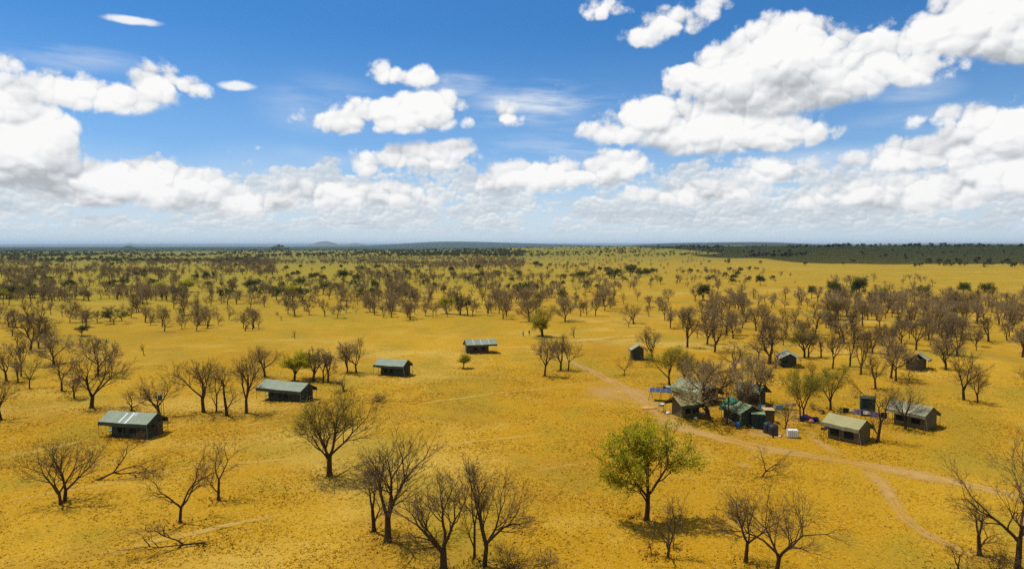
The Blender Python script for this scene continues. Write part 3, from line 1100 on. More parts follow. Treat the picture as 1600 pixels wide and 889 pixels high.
# F
c, r, W_ = gable_end((1217.6, 558.6), (1252, 560), 7.5, 2.2)
TF = tent('canvas_tent', 'pale weathered tent with dark green front standing among bare trees', c, r, 7.5, W_, 3.5, 2.2, (C_WEATH, C_VAL, C_WALL_DK), body=(0.15, 0.2), val=0.35, windows=[('right', -1.0, 1.1, 1.4, 1.8)])
# G
c, r, W_ = gable_end((1412, 562.5), (1446.5, 566), 5.5, 2.2)
TG = tent('canvas_tent', 'torn-roof tent with half its pale cover missing', c, r, 5.5, W_, 3.6, 2.2, (C_WEATH, C_VAL, C_WALL_BR), body=(0.15, 0.2), val=0.3, gap_roof=2.4, windows=[('right', -0.9, 1.3, 1.6, 2.1)], gable_door=('right', 0.8, 0.9, 2.0, C_WALL_DK))
# H
c, r, L = long_side((1064.5, 635), (1108, 630), 4.3, 2.3)
TH = tent('canvas_tent', 'smooth khaki-roofed tent with open bay, beside the solar panels', c, r, L, 4.3, 3.5, 2.3, (C_KHAKI, C_VAL, C_WALL_OL), body=(0.7, 1.6), val=0.5, windows=[('front', -1.1, 1.0, 0.8, 1.6), ('front', 0.35, 0.9, 0.8, 1.6)])
# I
c, r, W_ = gable_end((1097, 617), (1131, 612), 8.0, 2.2)
TI = tent('canvas_tent', 'old patched green tent behind the smooth khaki tent', c, r, 8.0, W_, 3.6, 2.2, (C_PATCH, C_GREEN, C_WALL_BR), body=(0.3, 0.3), val=0.7)
# J
p_ = P(1163, 645, 2.3)
aw = R(102)
b_dir = Vector((math.cos(aw - PI / 2), math.sin(aw - PI / 2), 0))
W_ = 4.0
c_ = p_ + b_dir * W_ / 2 + Vector((math.cos(aw), math.sin(aw), 0)) * 4.0
TJ = tent('kitchen_tent', 'green roofed cooking shelter draped with turquoise netting', (c_.x, c_.y), aw + PI, 6.0, W_, 3.4, 2.3, (C_GREEN, C_GREEN, C_WALL_DK), body=(0.3, 0.35), val=0.3, Wb=3.2, yoff=-0.1)
nb = MB()


def net(u, v):
    x = -3.4 + 2.6 * u
    y = -(0.1 + (2.1 - 0.5 * u) * v)
    z = 3.44 - 1.1 * (-y) / 2.0 + 0.06 + 0.10 * math.sin(u * 17 + v * 5) * math.sin(v * 13) - (0.9 * max(0, v - 0.82) / 0.18)
    return (x, y + 0.10 * math.sin(u * 23), max(z, 0.15))


nb.grid(net, 26, 16, (0, 0, 0.02))
nb.build('netting', M_TARP, TJ)
nb = MB()
nb.grid(lambda u, v: (2.98 + 0.07 * math.sin(u * 11) + 0.1 * v, -2.05 + 1.0 * u * 0.25 + 0.05 * math.sin(v * 9), 2.25 - 2.1 * v), 6, 10, (0.02, 0, 0))
nb.build('netting', M_TARP, TJ)
# K
p_ = P(1186.5, 618.5, 2.2)
aw = R(128)
W_ = 3.7
c_ = p_ + Vector((math.cos(aw - PI / 2), math.sin(aw - PI / 2), 0)) * W_ / 2 + Vector((math.cos(aw), math.sin(aw), 0)) * 2.5
c, r = (c_.x, c_.y), aw + PI
TK = tent('canvas_tent', 'rear khaki tent with brown gable, behind the clothes lines', c, r, 5.0, W_, 3.5, 2.2, (C_PATCH, C_VAL, C_WALL_BR), body=(0.3, 0.5), val=0.3, Wb=W_ * 0.6)
# L
c, r, L = long_side((1283, 653.6), (1342, 666.8), 4.1, 2.25)
TL = tent('canvas_tent', 'khaki long tent with low shaded side and deep front valance', c, r, L, 4.1, 3.35, 2.25, (C_KHAKI, C_VAL_K, C_WALL_OL), body=(0.9, 0.05), val=0.5, windows=[('front', -0.9, 1.5, 0.5, 1.5), ('front', 1.2, 1.4, 0.5, 1.5)])
# M
c, r, L = long_side((1382, 639), (1446, 652.6), 4.2, 2.25)
TM = tent('canvas_tent', 'rightmost khaki tent with faded roof and awning poles', c, r, L, 4.2, 3.4, 2.25, (canvas('faded_canvas', (0.235, 0.222, 0.130), 0.3, 0.4), C_VAL_K, C_WALL_OL), body=(1.3, 0.1), val=0.45, windows=[('front', -0.7, 1.7, 0.7, 1.5), ('front', 1.5, 1.3, 0.7, 1.5)])


def camp(name, px, py, rz=0.0, label=None, cat=None, group=None):
    p = on_ground(px, py)
    o = empty(name, p, rz)
    tag(o, label, cat, group)
    return o


def lump(mb, cx, cy, cz, rx, ry, rz_, seed=0, n=10):
    """an irregular soft lump (sack, heap)"""
    rg = random.Random(seed)
    ph = [rg.uniform(0, 6.3) for _ in range(4)]

    def fn(u, v):
        a, b = 2 * PI * u, PI * v
        k = 1 + 0.13 * math.sin(3 * a + ph[0]) * math.sin(b) + 0.10 * math.sin(5 * a + ph[1]) * math.sin(2 * b + ph[2])
        return (cx + rx * k * math.cos(a) * math.sin(b), cy + ry * k * math.sin(a) * math.sin(b), max(cz + rz_ * k * math.cos(b), 0.0))
    mb.grid(fn, n, n // 2 + 1)


# solar panels on a timber stand
o = camp('solar_array', 1032, 626, R(-14), 'blue solar panels on a spindly pole stand', 'solar panel')
for i in range(4):
    b_ = MB()
    x0 = -1.9 + i * 0.97
    b_.grid(lambda u, v: (x0 + 0.9 * u, -1.1 + 2.2 * v, 1.75 + 0.28 * v), 1, 1, (0, 0, 0.035))
    pn = b_.build('solar_panel', M_PANEL, o)
    for (a, bb, cc, d) in ((x0 - .03, x0, -1.13, 1.13), (x0 + .9, x0 + .93, -1.13, 1.13)):
        b_ = MB()
        b_.grid(lambda u, v: (a + (bb - a) * u, cc + (d - cc) * v, 1.742 + 0.28 * (cc + (d - cc) * v + 1.1) / 2.2), 1, 1, (0, 0, 0.06))
        b_.build('frame', M_STEEL, pn)
for x in (-1.75, 0.0, 1.75):
    for s in (-1, 1):
        b_ = MB()
        b_.tube([(x + 0.35 * s * (1 if x else 0.4), s * 0.95, -0.05), (x, s * 0.8, 1.72 + (0.26 if s > 0 else 0.02))], 0.035, 6)
        b_.build('leg', M_POLE, o)
# wash basin on two posts
o = camp('wash_stand', 1033, 643, R(10), 'grey basin raised on two posts near the solar panels', 'wash stand')
b_ = MB()
b_.lathe([(0.25, 0.9), (0.5, 1.0), (0.62, 1.35), (0.58, 1.36), (0.45, 1.05), (0.0, 1.0)], 14)
b_.build('basin', M_STEEL, o, True)
for x in (-0.4, 0.4):
    b_ = MB()
    b_.tube([(x, 0, -0.05), (x * 0.9, 0, 1.02)], 0.04, 6)
    b_.build('post', M_POLE, o)
o = camp('sand_heap', 1014, 638, 0, 'low heap of orange sand on open grass', 'sand heap')
b_ = MB()
lump(b_, 0, 0, 0, 1.3, 0.9, 0.38, 3, 14)
b_.build('heap', M_SAND, o, True)
for i, (px, py, s, lb) in enumerate([(1044, 647, .34, 'white sack lying by the khaki tent wall'), (1087, 655, .3, 'white sack lying in front of the open bay')]):
    o = camp('white_sack', px, py, 0.4, lb, 'sack')
    b_ = MB()
    lump(b_, 0, 0, s * .6, s * 1.2, s * .8, s * .7, i)
    b_.build('sack_body', M_CLOTHW, o, True)
o = camp('camp_table', 1100, 652, TH.rotation_euler.z, 'low table with grey-blue top under the khaki awning', 'table')
b_ = MB(); b_.box(-.8, .8, -.45, .45, .70, .75); b_.build('tabletop', plain('table_top', (0.25, 0.30, 0.36), 0.6, 0.1), o)
for x in (-.72, .72):
    for y in (-.38, .38):
        b_ = MB(); b_.tube([(x, y, 0), (x, y, .70)], .03, 6); b_.build('leg', M_STEEL, o)
# trailer with pale cover under the tree
o = camp('trailer', 1050, 612, R(20), 'low dark trailer with pale sheet beside the old patched tent', 'trailer')
b_ = MB(); b_.box(-1.5, 1.5, -.75, .75, .45, .95); b_.build('bed', M_RUBBER, o)
b_ = MB(); b_.grid(lambda u, v: (-1.6 + 3.2 * u, -.8 + 1.6 * v, 1.05 + .25 * math.sin(PI * v) * (0.7 + .3 * math.sin(u * 9))), 10, 6, (0, 0, -.06)); b_.build('sheet', C_WEATH, o)
for x in (-.6, .6):
    for s in (-.8, .8):
        b_ = MB()
        b_.tube([(x, s - .09, .33), (x, s + .09, .33)], .33, 14)
        b_.build('wheel', M_RUBBER, o)
b_ = MB(); b_.tube([(1.5, 0, .55), (2.6, 0, .45)], .04, 6); b_.build('drawbar', M_STEEL, o)
# crockery table between the old tent and the cooking shelter
o = camp('kitchen_table', 1121, 630, R(8), 'long dark table holding white dishes behind the green shelter', 'table')
b_ = MB(); b_.box(-1.5, 1.5, -.4, .4, .78, .83); b_.build('tabletop', M_WOOD, o)
for x in (-1.4, 1.4):
    for y in (-.33, .33):
        b_ = MB(); b_.tube([(x, y, 0), (x, y, .78)], .035, 6); b_.build('leg', M_WOOD, o)
q = o
for i, x in enumerate((-1.1, -.55, .35, .8, 1.2)):
    p = (q.location.x + x * math.cos(R(8)), q.location.y + x * math.sin(R(8)), q.location.z + .83)
    b_ = MB(); b_.lathe([(.13, 0), (.22, .08), (.26, .24), (.23, .24), (.12, .06)], 10)
    d = b_.build('dish', M_WHITE if i != 2 else M_STEEL, None, True)
    d.location = p
    tag(d, ('deep white dish nearest the patched tent on the long dark table', 'second white dish from the patched tent on the long dark table', 'dull metal dish in the middle of the long dark table', 'white dish right beside the dull metal dish', 'deep white dish nearest the green shelter on the long dark table')[i], 'dish', 'dishes on the kitchen table')


def cubicle(name, label, px, py, rz, w, d, h, mwall, mtop, tilt=0.15):
    o = camp(name, px, py, rz, label, 'tent')
    b_ = MB()
    t_ = 0.04
    for s in (-1, 1):
        b_.grid(lambda u, v, s=s: (-w / 2 + w * u, s * d / 2 + 0.04 * s * math.sin(PI * v) * math.sin(u * 12), h * v), 10, 5, (0, -s * t_, 0))
        b_.grid(lambda u, v, s=s: (s * (w / 2 + 0.002) + 0.04 * s * math.sin(PI * v) * math.sin(u * 10), -d / 2 + t_ + (d - 2 * t_) * u, h * v), 8, 5, (-s * t_, 0, 0))
    b_.build('canvas_walls', mwall, o)
    b_ = MB()
    b_.grid(lambda u, v: (-w / 2 - .08 + (w + .16) * u, -d / 2 - .08 + (d + .16) * v, h + tilt * (v - 0.5) + .04 + .06 * math.sin(PI * u) * math.sin(PI * v)), 6, 6, (0, 0, -.04))
    b_.build('top', mtop, o)
    for x in (-1, 1):
        for y in (-1, 1):
            b_ = MB()
            b_.tube([(x * (w / 2 - .09), y * (d / 2 - .09), -.05), (x * (w / 2 - .09), y * (d / 2 - .09), h - .06)], .03, 6)
            b_.build('pole', M_POLE, o)
    b_ = MB()
    b_.box(-w * .28, w * .02, -d / 2 - .085, -d / 2 - .05, .06, h * .9)
    b_.build('door_flap', mwall, o)
    return o


cubicle('canvas_cubicle', 'dark green canvas cubicle joined to the cooking shelter', 1184, 668, R(-16), 1.9, 1.6, 2.35, canvas('cubicle_green', (0.022, 0.036, 0.026)), C_GREEN)
cubicle('canvas_cubicle', 'olive canvas cubicle with flat tan top', 1200, 659, R(-8), 1.6, 1.7, 2.1, C_WALL_OL, C_TAN, 0.05)
cubicle('shower_tower', 'tall dark green canvas shower tower behind the khaki long tent', 1355, 648, R(-20), 2.1, 1.7, 2.9, canvas('tower_green', (0.022, 0.042, 0.028)), C_WALL_DK, 0.1)


def tank(px, py, r, h, mat, lid, label):
    o = camp('water_tank', px, py, 0, label, 'water tank', None)
    b_ = MB()
    prof = [(r * .96, 0), (r, .06)]
    for i in range(6):
        z = .12 + (h - .3) * i / 6
        prof += [(r, z), (r * 1.035, z + .05), (r * 1.035, z + .09), (r, z + .13)]
    prof += [(r, h - .1), (r * .92, h)]
    b_.lathe(prof, 20)
    bd = b_.build('drum', mat, o, True)
    b_ = MB()
    b_.lathe([(r * .45, h + .002), (r * .45, h + .07), (r * .3, h + .10)], 14)
    b_.build('lid', lid, o, True)
    return o


tank(1199, 676, .62, 1.55, M_BLACK, M_TEAL, 'black water tank with teal lid, the rear one of the pair')
W1 = tank(1208, 679, .72, 1.5, M_BLACK, M_BLACK, 'black water tank carrying an orange can')
b_ = MB()
b_.box(-.16, .16, -.11, .11, 0, .34)
b_.tube([(-.1, 0, .34), (-.1, 0, .42), (.08, 0, .42), (.08, 0, .34)], .025, 6)
jc = b_.build('jerrycan', M_ORANGE)
jc.location = (W1.location.x + .25, W1.location.y, W1.location.z + 1.50)
tag(jc, 'orange jerrycan standing on the black water tank', 'jerrycan')
# caged white tank
o = camp('caged_tank', 1238, 683, R(-8), 'white square plastic tank in a metal cage', 'water tank')
b_ = MB(); b_.box(-.74, .74, -.54, .54, .16, 1.15); b_.build('tank_body', M_WHITE, o)
b_ = MB(); b_.lathe([(.18, 1.152), (.18, 1.22), (.14, 1.24)], 12); b_.build('cap', M_WHITE, o, True)
b_ = MB(); b_.box(-.78, .78, -.58, .58, 0, .13); b_.build('pallet', M_WOOD, o)
for i in range(6):
    x = -.7 + i * .28
    b_ = MB()
    b_.tube([(x, -.57, .1), (x, -.57, 1.2), (x, .57, 1.2), (x, .57, .1)], .018, 4)
    b_.build('cage_bar', M_STEEL, o)
for z in (.45, .8, 1.12):
    b_ = MB()
    b_.tube([(-.78, -.59, z), (.78, -.59, z), (.78, .59, z), (-.78, .59, z), (-.78, -.59, z)], .018, 4)
    b_.build('cage_bar', M_STEEL, o)
# small things round the cooking shelter
o = camp('blue_barrel', 1153, 669, 0, 'blue plastic barrel in front of the cooking shelter', 'barrel')
b_ = MB(); b_.lathe([(.24, 0), (.29, .06), (.30, .3), (.285, .33), (.30, .36), (.30, .62), (.285, .65), (.28, .84), (.2, .88)], 16); b_.build('drum', M_BLUE, o, True)
b_ = MB(); b_.lathe([(.21, .882), (.21, .92), (.17, .94)], 12); b_.build('lid', M_SKYBLUE, o, True)


def bowl(px, py, r, h, mat, label, cat='basin'):
    o = camp(cat if cat != 'basin' else 'basin', px, py, 0, label, cat)
    b_ = MB(); b_.lathe([(r * .6, 0), (r * .95, h * .8), (r, h), (r * .9, h), (r * .55, .05)], 14)
    b_.build('bowl', mat, o, True)


bowl(1136, 662, .28, .34, M_WHITE, 'white bucket at the foot of the small tree by the netting', 'bucket')
bowl(1162, 668, .42, .3, M_YELLOW, 'yellow basin right of the blue barrel')
bowl(1162, 663, .26, .4, M_PINK, 'pale pink bucket behind the yellow basin', 'bucket')
bowl(1170, 666, .40, .3, M_ORANGE, 'orange basin next to the dark green cubicle')
bowl(1184, 668, .34, .2, M_SKYBLUE, 'sky-blue tub before the dark green cubicle', 'tub')
bowl(1176, 669, .22, .26, M_WHITE, 'white pot at the corner of the dark green cubicle', 'pot')
bowl(1218, 683, .2, .24, M_WHITE, 'small white pot between the black and white tanks', 'pot')
bowl(1208, 684, .16, .3, M_RUBBER, 'small black pot in front of the black tank', 'pot')
o = camp('plank', 1143, 662, R(-40), 'pale plank leaning over firewood by the small bare tree', 'plank')
b_ = MB(); b_.tube([(-.9, 0, .75), (.9, 0, .08)], .09, 5); b_.build('plank_body', M_TAN if False else C_TAN, o)
o = camp('firewood_pile', 1147, 665, R(12), 'pile of orange-brown firewood beside the blue barrel', 'firewood')
for i in range(7):
    b_ = MB()
    b_.tube([(-.6 + .02 * i, -.25 + .13 * (i % 4), .09 + .15 * (i // 4)), (.6, -.28 + .15 * (i % 4), .09 + .15 * (i // 4))], .075, 6)
    b_.build('log', M_SAND if i % 2 else M_WOOD, o)


# washing lines
def cloth(parent, x0, w, z, drop, mat, seed, name='cloth'):
    return None


def washing_line(px, py, rz, length, items, label):
    o = camp('washing_line', px, py, rz, label, 'clothes line')
    for x in (-length / 2, length / 2):
        b_ = MB(); b_.tube([(x, 0, -.05), (x, 0, 1.75)], .04, 6); b_.build('post', M_POLE, o)
    b_ = MB(); b_.tube([(-length / 2 + 0.0 + length * i / 8, 0, 1.7 - .10 * math.sin(PI * i / 8)) for i in range(9)], .012, 4); b_.build('rope', M_ROPE, o)
    for i, (x, w, drop, mat, lb) in enumerate(items):
        z0 = 1.7 - .10 * math.sin(PI * (x + length / 2) / length)
        b_ = MB()
        b_.grid(lambda u, v: (-w / 2 + w * u, .05 * math.sin(u * 9 + i) * v, .02 - drop * v * (1 + .06 * math.sin(u * 7 + i))), 8, 5, (0, .02, 0))
        q = b_.build('hanging_cloth', mat)
        a = rz
        q.location = (o.location.x + x * math.cos(a), o.location.y + x * math.sin(a) - .03, o.location.z + z0)
        q.rotation_euler = (0, 0, a)
        tag(q, lb, 'laundry')
    return o


washing_line(1205, 648, R(-6), 5.4, [(-1.9, .55, .7, M_SKYBLUE, 'pale teal cloth hanging nearest the rear khaki tent'), (-1.3, .6, .8, M_CLOTHW, 'white cloth hanging beside the maroon blanket'), (-.5, .9, 1.0, M_MAROON, 'maroon blanket hanging above the tan-topped cubicle'), (1.3, 1.0, .55, M_SKYBLUE, 'sky-blue cloth hanging by itself on the line'), (.5, .4, .5, M_CLOTHW, 'small white cloth beside the sky-blue cloth')],
             'clothes line with maroon and blue washing behind the cubicles')
washing_line(1236, 645, R(4), 3.0, [(-.4, .9, .45, M_CLOTHW, 'long white sheet airing between two trees'), (.55, .7, .5, M_PINK, 'pinkish red cloth at the end of the white sheet')], 'short line with white and pink washing between two trees')
washing_line(1332, 654, R(-28), 3.6, [(-1.0, .8, .8, M_CLOTHK, 'black garment hanging behind the khaki long roof'), (-.2, .5, .4, M_CLOTHW, 'small white towel beside the black garment'), (.7, .9, .9, M_LILAC, 'pale lilac sheet next to the green tower')], 'clothes line left of the green shower tower')
washing_line(1366, 659, R(-24), 3.8, [(-1.1, 1.1, .55, M_CLOTHW, 'white sheet hanging right of the green tower'), (.0, 1.0, .95, M_LILAC, 'lilac-blue sheet hanging over the khaki gable'), (1.3, .9, .95, M_CLOTHK, 'black blanket hanging near the rightmost tent')], 'clothes line right of the green shower tower')
# sacks and bundles under the budding tree
for i, (px, py, mat, s, lb) in enumerate([(1258, 655, M_BLUE, .62, 'dull blue sack at the foot of the double-trunked tree'), (1265, 656, M_RED, .5, 'red bundle between two blue sacks'), (1274, 658, M_NAVY, .55, 'deep navy sack nearest the khaki long tent'), (1268, 660, M_PINK, .45, 'pink bundle in front of the navy sack'), (1259, 648, M_ORANGE, .3, 'small orange bag behind the blue sack')]):
    o = camp('sack', px, py, .3 * i, lb, 'sack')
    b_ = MB(); lump(b_, 0, 0, s * .55, s * 1.25, s * .85, s * .75, i + 5, 12); b_.build('sack_body', mat, o, True)
o = camp('bicycle', 1245, 658, R(-20), 'dark bicycle lying against gear under the double-trunked tree', 'bicycle')
for x in (-.5, .52):
    b_ = MB(); b_.tube([(x + .33 * math.cos(a * PI / 8), .0, .35 + .33 * math.sin(a * PI / 8)) for a in range(17)], .028, 5, False); b_.build('wheel', M_RUBBER, o)
b_ = MB()
for a, d in (((-.5, 0, .35), (-.15, 0, .82)), ((-.15, 0, .82), (.38, 0, .80)), ((-.02, 0, .33), (.38, 0, .80)), ((-.02, 0, .33), (-.15, 0, .82)), ((-.5, 0, .35), (-.02, 0, .33)), ((.52, 0, .35), (.38, 0, .95))):
    b_.tube([a, d], .022, 5)
b_.build('frame', M_TEAL, o)
b_ = MB(); b_.box(-.28, -.02, -.06, .06, .86, .92); b_.build('saddle', M_BLACK, o)
b_ = MB(); b_.tube([(.36, -.26, .98), (.38, 0, .96), (.36, .26, .98)], .02, 5); b_.build('handlebar', M_STEEL, o)
o = camp('wheelbarrow', 1283, 646, R(25), 'dark brown wheelbarrow left on the grass', 'wheelbarrow')
b_ = MB()
b_.grid(lambda u, v: (-.5 + 1.0 * u, -.35 + .7 * v, .62 - .28 * math.sin(PI * u) ** .5 * math.sin(PI * v) ** .5), 8, 6, (0, 0, -.03)); b_.build('tray', M_WOOD, o)
b_ = MB(); b_.tube([(.62, -.04, .2), (.62, .04, .2)], .2, 12); b_.build('wheel', M_RUBBER, o)
for s in (-.28, .28):
    b_ = MB(); b_.tube([(.62, s * .3, .22), (-.3, s, .42), (-1.0, s, .6)], .02, 5); b_.build('handle', M_STEEL, o)
    b_ = MB(); b_.tube([(-.3, s, .42), (-.35, s, 0)], .02, 5); b_.build('leg', M_STEEL, o)
for i, (px, py, lb) in enumerate([(1287, 671, 'worn black tyre lying flat before the khaki long tent'), (1293, 669, 'second black tyre leaning nearer the khaki tent wall')]):
    o = camp('tyre', px, py, 0, lb, 'tyre')
    b_ = MB()
    b_.grid(lambda u, v: ((.34 + .12 * math.cos(2 * PI * v)) * math.cos(2 * PI * u), (.34 + .12 * math.cos(2 * PI * v)) * math.sin(2 * PI * u), .13 + .12 * math.sin(2 * PI * v) + i * .0), 16, 8)
    b_.build('tread', M_RUBBER, o, True)
# mat under verandas
for tnt, xo, col, lb in ((TA, -L * 0 - 2.9, (0.18, 0.32, 0.34), 'pale blue-grey table and chair set under the striped-roof awning'), (TB, -3.9, (0.16, 0.34, 0.34), 'pale teal table under the longest tent awning')):
    o = empty('veranda_table', at(tnt, xo, -0.6), tnt.rotation_euler.z)
    tag(o, lb, 'table')
    b_ = MB(); b_.box(-.7, .7, -.45, .45, .62, .66); b_.build('tabletop', plain('veranda_top', col, .6, .1), o)
    for x in (-.62, .62):
        b_ = MB(); b_.tube([(x, -.4, 0), (x, .4, .62)], .025, 5); b_.build('leg', M_STEEL, o)
        b_ = MB(); b_.tube([(x, .4, 0), (x, -.4, .62)], .025, 5); b_.build('leg', M_STEEL, o)
# lantern post and water tank on a stand behind the striped tent
o = camp('water_tower', 251, 660, 0, 'dark drum on a pole stand at the gable of the striped-roof tent', 'water tank')
for x, y in ((-.4, -.4), (.4, -.4), (.4, .4), (-.4, .4)):
    b_ = MB(); b_.tube([(x, y, -.05), (x * .8, y * .8, 3.6)], .04, 5); b_.build('leg', M_POLE, o)
b_ = MB(); b_.lathe([(.3, 3.6), (.33, 3.65), (.33, 4.35), (.2, 4.45)], 12); b_.build('drum', M_TEAL, o, True)
b_ = MB(); b_.tube([(-.8, 0, 5.0), (.8, 0, 5.0)], .03, 5); b_.tube([(0, 0, 4.45), (0, 0, 5.0)], .03, 5); b_.build('crossbar', M_STEEL, o)
# termite mounds
for (px, py, h, w, lb) in [(762, 489, 1.6, .62, 'tapered brown termite mound standing on open grass'), (1124, 474, 1.5, .9, 'pale pinkish termite mound in the far grove')]:
    o = camp('termite_mound', px, py, 0, lb, 'termite mound')
    b_ = MB()
    b_.grid(lambda u, v: (w * (1 - v) ** .6 * (1 + .18 * math.sin(3 * 2 * PI * u + 4 * v)) * math.cos(2 * PI * u), w * (1 - v) ** .6 * (1 + .18 * math.sin(2 * 2 * PI * u + 7 * v)) * math.sin(2 * PI * u), -0.1 + (h + .1) * v), 14, 8)
    b_.build('mound', plain('termite_earth', (0.24, 0.12, 0.055) if h > 1.55 else (0.42, 0.25, 0.15), .95, .2, 3, 0, .5), o, True)


# two people walking
def person(px, py, rz, label, shirt, trousers, stride):
    root = camp('person', px, py, rz, label, 'person')

    def skin(name, verts, edges, radii, mat, rootv=0):
        me = bpy.data.meshes.new(name)
        me.from_pydata(verts, edges, [])
        me.materials.append(mat)
        o = link(name, me, root)
        m = o.modifiers.new('skin', 'SKIN')
        lay = me.skin_vertices[0].data
        for i, r_ in enumerate(radii):
            lay[i].radius = (r_[0], r_[1]) if isinstance(r_, tuple) else (r_, r_)
        lay[rootv].use_root = True
        s = o.modifiers.new('smooth', 'SUBSURF')
        s.levels = s.render_levels = 2
        for p in me.polygons:
            p.use_smooth = True
        return o
    st = stride
    M_SK = plain('dark_skin', (0.070, 0.036, 0.020), .6, .1)
    J = [(0, 0, .95), (0, 0, 1.15), (0, 0, 1.36), (0, 0, 1.50), (0, .01, 1.60), (0, .02, 1.68), (0, .01, 1.76)]
    E = [(i, i + 1) for i in range(6)]
    rd = [(.155, .11), (.14, .10), (.17, .11), .055, (.075, .085), (.082, .098), (.055, .065)]
    for s in (-1, 1):
        k = len(J)
        J += [(s * .19, 0, 1.42), (s * .25, -.05 * s * st, 1.14), (s * .25, .12 * s * st + .06, .90), (s * .25, .14 * s * st + .09, .80)]
        E += [(2, k), (k, k + 1), (k + 1, k + 2), (k + 2, k + 3)]
        rd += [.062, .05, .038, (.03, .045)]
        k = len(J)
        J += [(s * .10, 0, .88), (s * .11, s * .14 * st + .03, .50), (s * .11, s * .26 * st - .02, .09), (s * .12, s * .26 * st + .12, .04)]
        E += [(0, k), (k, k + 1), (k + 1, k + 2), (k + 2, k + 3)]
        rd += [.088, .06, .042, (.045, .035)]
    b = skin('body', J, E, rd, M_SK)
    V_ = [(0, 0, .93), (0, 0, 1.15), (0, 0, 1.38), (0, 0, 1.46)]
    E_ = [(0, 1), (1, 2), (2, 3)]
    r_ = [(.17, .125), (.155, .115), (.185, .125), (.08, .075)]
    for s in (-1, 1):
        k = len(V_)
        V_ += [(s * .20, 0, 1.42), (s * .252, -.05 * s * st, 1.16)]
        E_ += [(2, k), (k, k + 1)]
        r_ += [.075, .066]
    skin('shirt', V_, E_, r_, shirt)
    V_ = [(0, 0, .98), (0, 0, .88)]
    E_ = [(0, 1)]
    r_ = [(.165, .12), (.165, .125)]
    for s in (-1, 1):
        k = len(V_)
        V_ += [(s * .10, .01, .82), (s * .11, s * .14 * st + .03, .50), (s * .11, s * .25 * st - .02, .12)]
        E_ += [(1, k), (k, k + 1), (k + 1, k + 2)]
        r_ += [.10, .078, .064]
    skin('trousers', V_, E_, r_, trousers)
    hb = MB()
    lump(hb, 0, .0, 1.725, .092, .105, .085, 3, 12)
    hb.build('hair', M_CLOTHK, root, True)


person(817.5, 525.5, R(200), 'person in light shirt and dark maroon trousers walking, farther from the bushes', M_CLOTHW, M_MAROON, 0.8)
person(827, 524.5, R(165), 'person in maroon top and tan trousers walking nearest the green bush', M_MAROON, C_TAN, -0.7)

# ------------------------------------------------------------------ trees
def bark_mat(name, c0, c1, rough=0.95):
    m, n, b = material(name)
    co = n.new('ShaderNodeTexCoord').outputs['Object']
    a = n.noise(n.v('MULTIPLY', co, (1, 1, 0.35)), 5.0, 4.0, 0.65)[0]
    rnd = n.new('ShaderNodeObjectInfo').outputs['Random']
    c = n.mix(n.remap(a, 0.3, 0.7), c0, c1)
    c = n.mix(n.m('MULTIPLY', rnd, 0.45), c, tuple(q * 1.4 for q in c1))
    n.link(c, b.inputs['Base Color'])
    b.inputs['Roughness'].default_value = rough
    b.inputs['Specular IOR Level'].default_value = 0.1
    return m


M_BARK = bark_mat('dark_bark', (0.034, 0.022, 0.011), (0.068, 0.044, 0.022))
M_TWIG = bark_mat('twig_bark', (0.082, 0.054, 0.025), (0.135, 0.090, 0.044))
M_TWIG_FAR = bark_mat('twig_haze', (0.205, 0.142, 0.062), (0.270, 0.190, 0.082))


def leaf_mat(name, c0, c1):
    m, n, b = material(name)
    co = n.new('ShaderNodeTexCoord').outputs['Object']
    a = n.noise(co, 0.9, 3.0, 0.6)[0]
    t_ = n.new('ShaderNodeAttribute', attribute_name='tint').outputs['Fac']
    rnd = n.new('ShaderNodeObjectInfo').outputs['Random']
    k = n.m('ADD', n.m('MULTIPLY', n.remap(a, 0.35, 0.65), 0.5), n.m('MULTIPLY', t_, 0.5))
    c = n.mix(k, c0, c1)
    c = n.mix(n.m('MULTIPLY', rnd, 0.3), c, (0.14, 0.11, 0.012))
    n.link(c, b.inputs['Base Color'])
    b.inputs['Roughness'].default_value = 0.7
    gn = n.new('ShaderNodeNewGeometry').outputs['Normal']
    n.link(n.v('NORMALIZE', n.v('ADD', n.v('MULTIPLY', gn, (0.55, 0.55, 0.55)), (0, 0, 0.75))), b.inputs['Normal'])
    tr = n.new('ShaderNodeBsdfTranslucent')
    n.link(c, tr.inputs['Color'])
    ms = n.new('ShaderNodeMixShader')
    ms.inputs[0].default_value = 0.55
    n.link(b.outputs[0], ms.inputs[1])
    n.link(tr.outputs[0], ms.inputs[2])
    out = [q for q in m.node_tree.nodes if q.type == 'OUTPUT_MATERIAL'][0]
    n.link(ms.outputs[0], out.inputs['Surface'])
    return m


M_LEAF = leaf_mat('fresh_leaves', (0.400, 0.350, 0.004), (0.560, 0.480, 0.010))
M_LEAF_OLIVE = leaf_mat('olive_buds', (0.260, 0.215, 0.008), (0.350, 0.285, 0.014))
M_LEAF_DARK = leaf_mat('dark_leaves', (0.045, 0.062, 0.006), (0.110, 0.120, 0.010))


def rot_about(d, th, ph):
    """unit vector at angle th from d, turned ph round it"""
    ref = np.array([0.0, 0.0, 1.0]) if abs(d[2]) < 0.95 else np.array([1.0, 0.0, 0.0])
    a = np.cross(d, ref)
    a /= np.linalg.norm(a)
    b = np.cross(d, a)
    return d * math.cos(th) + (a * math.cos(ph) + b * math.sin(ph)) * math.sin(th)


SIDES = [8, 6, 5, 4, 3, 3, 3]


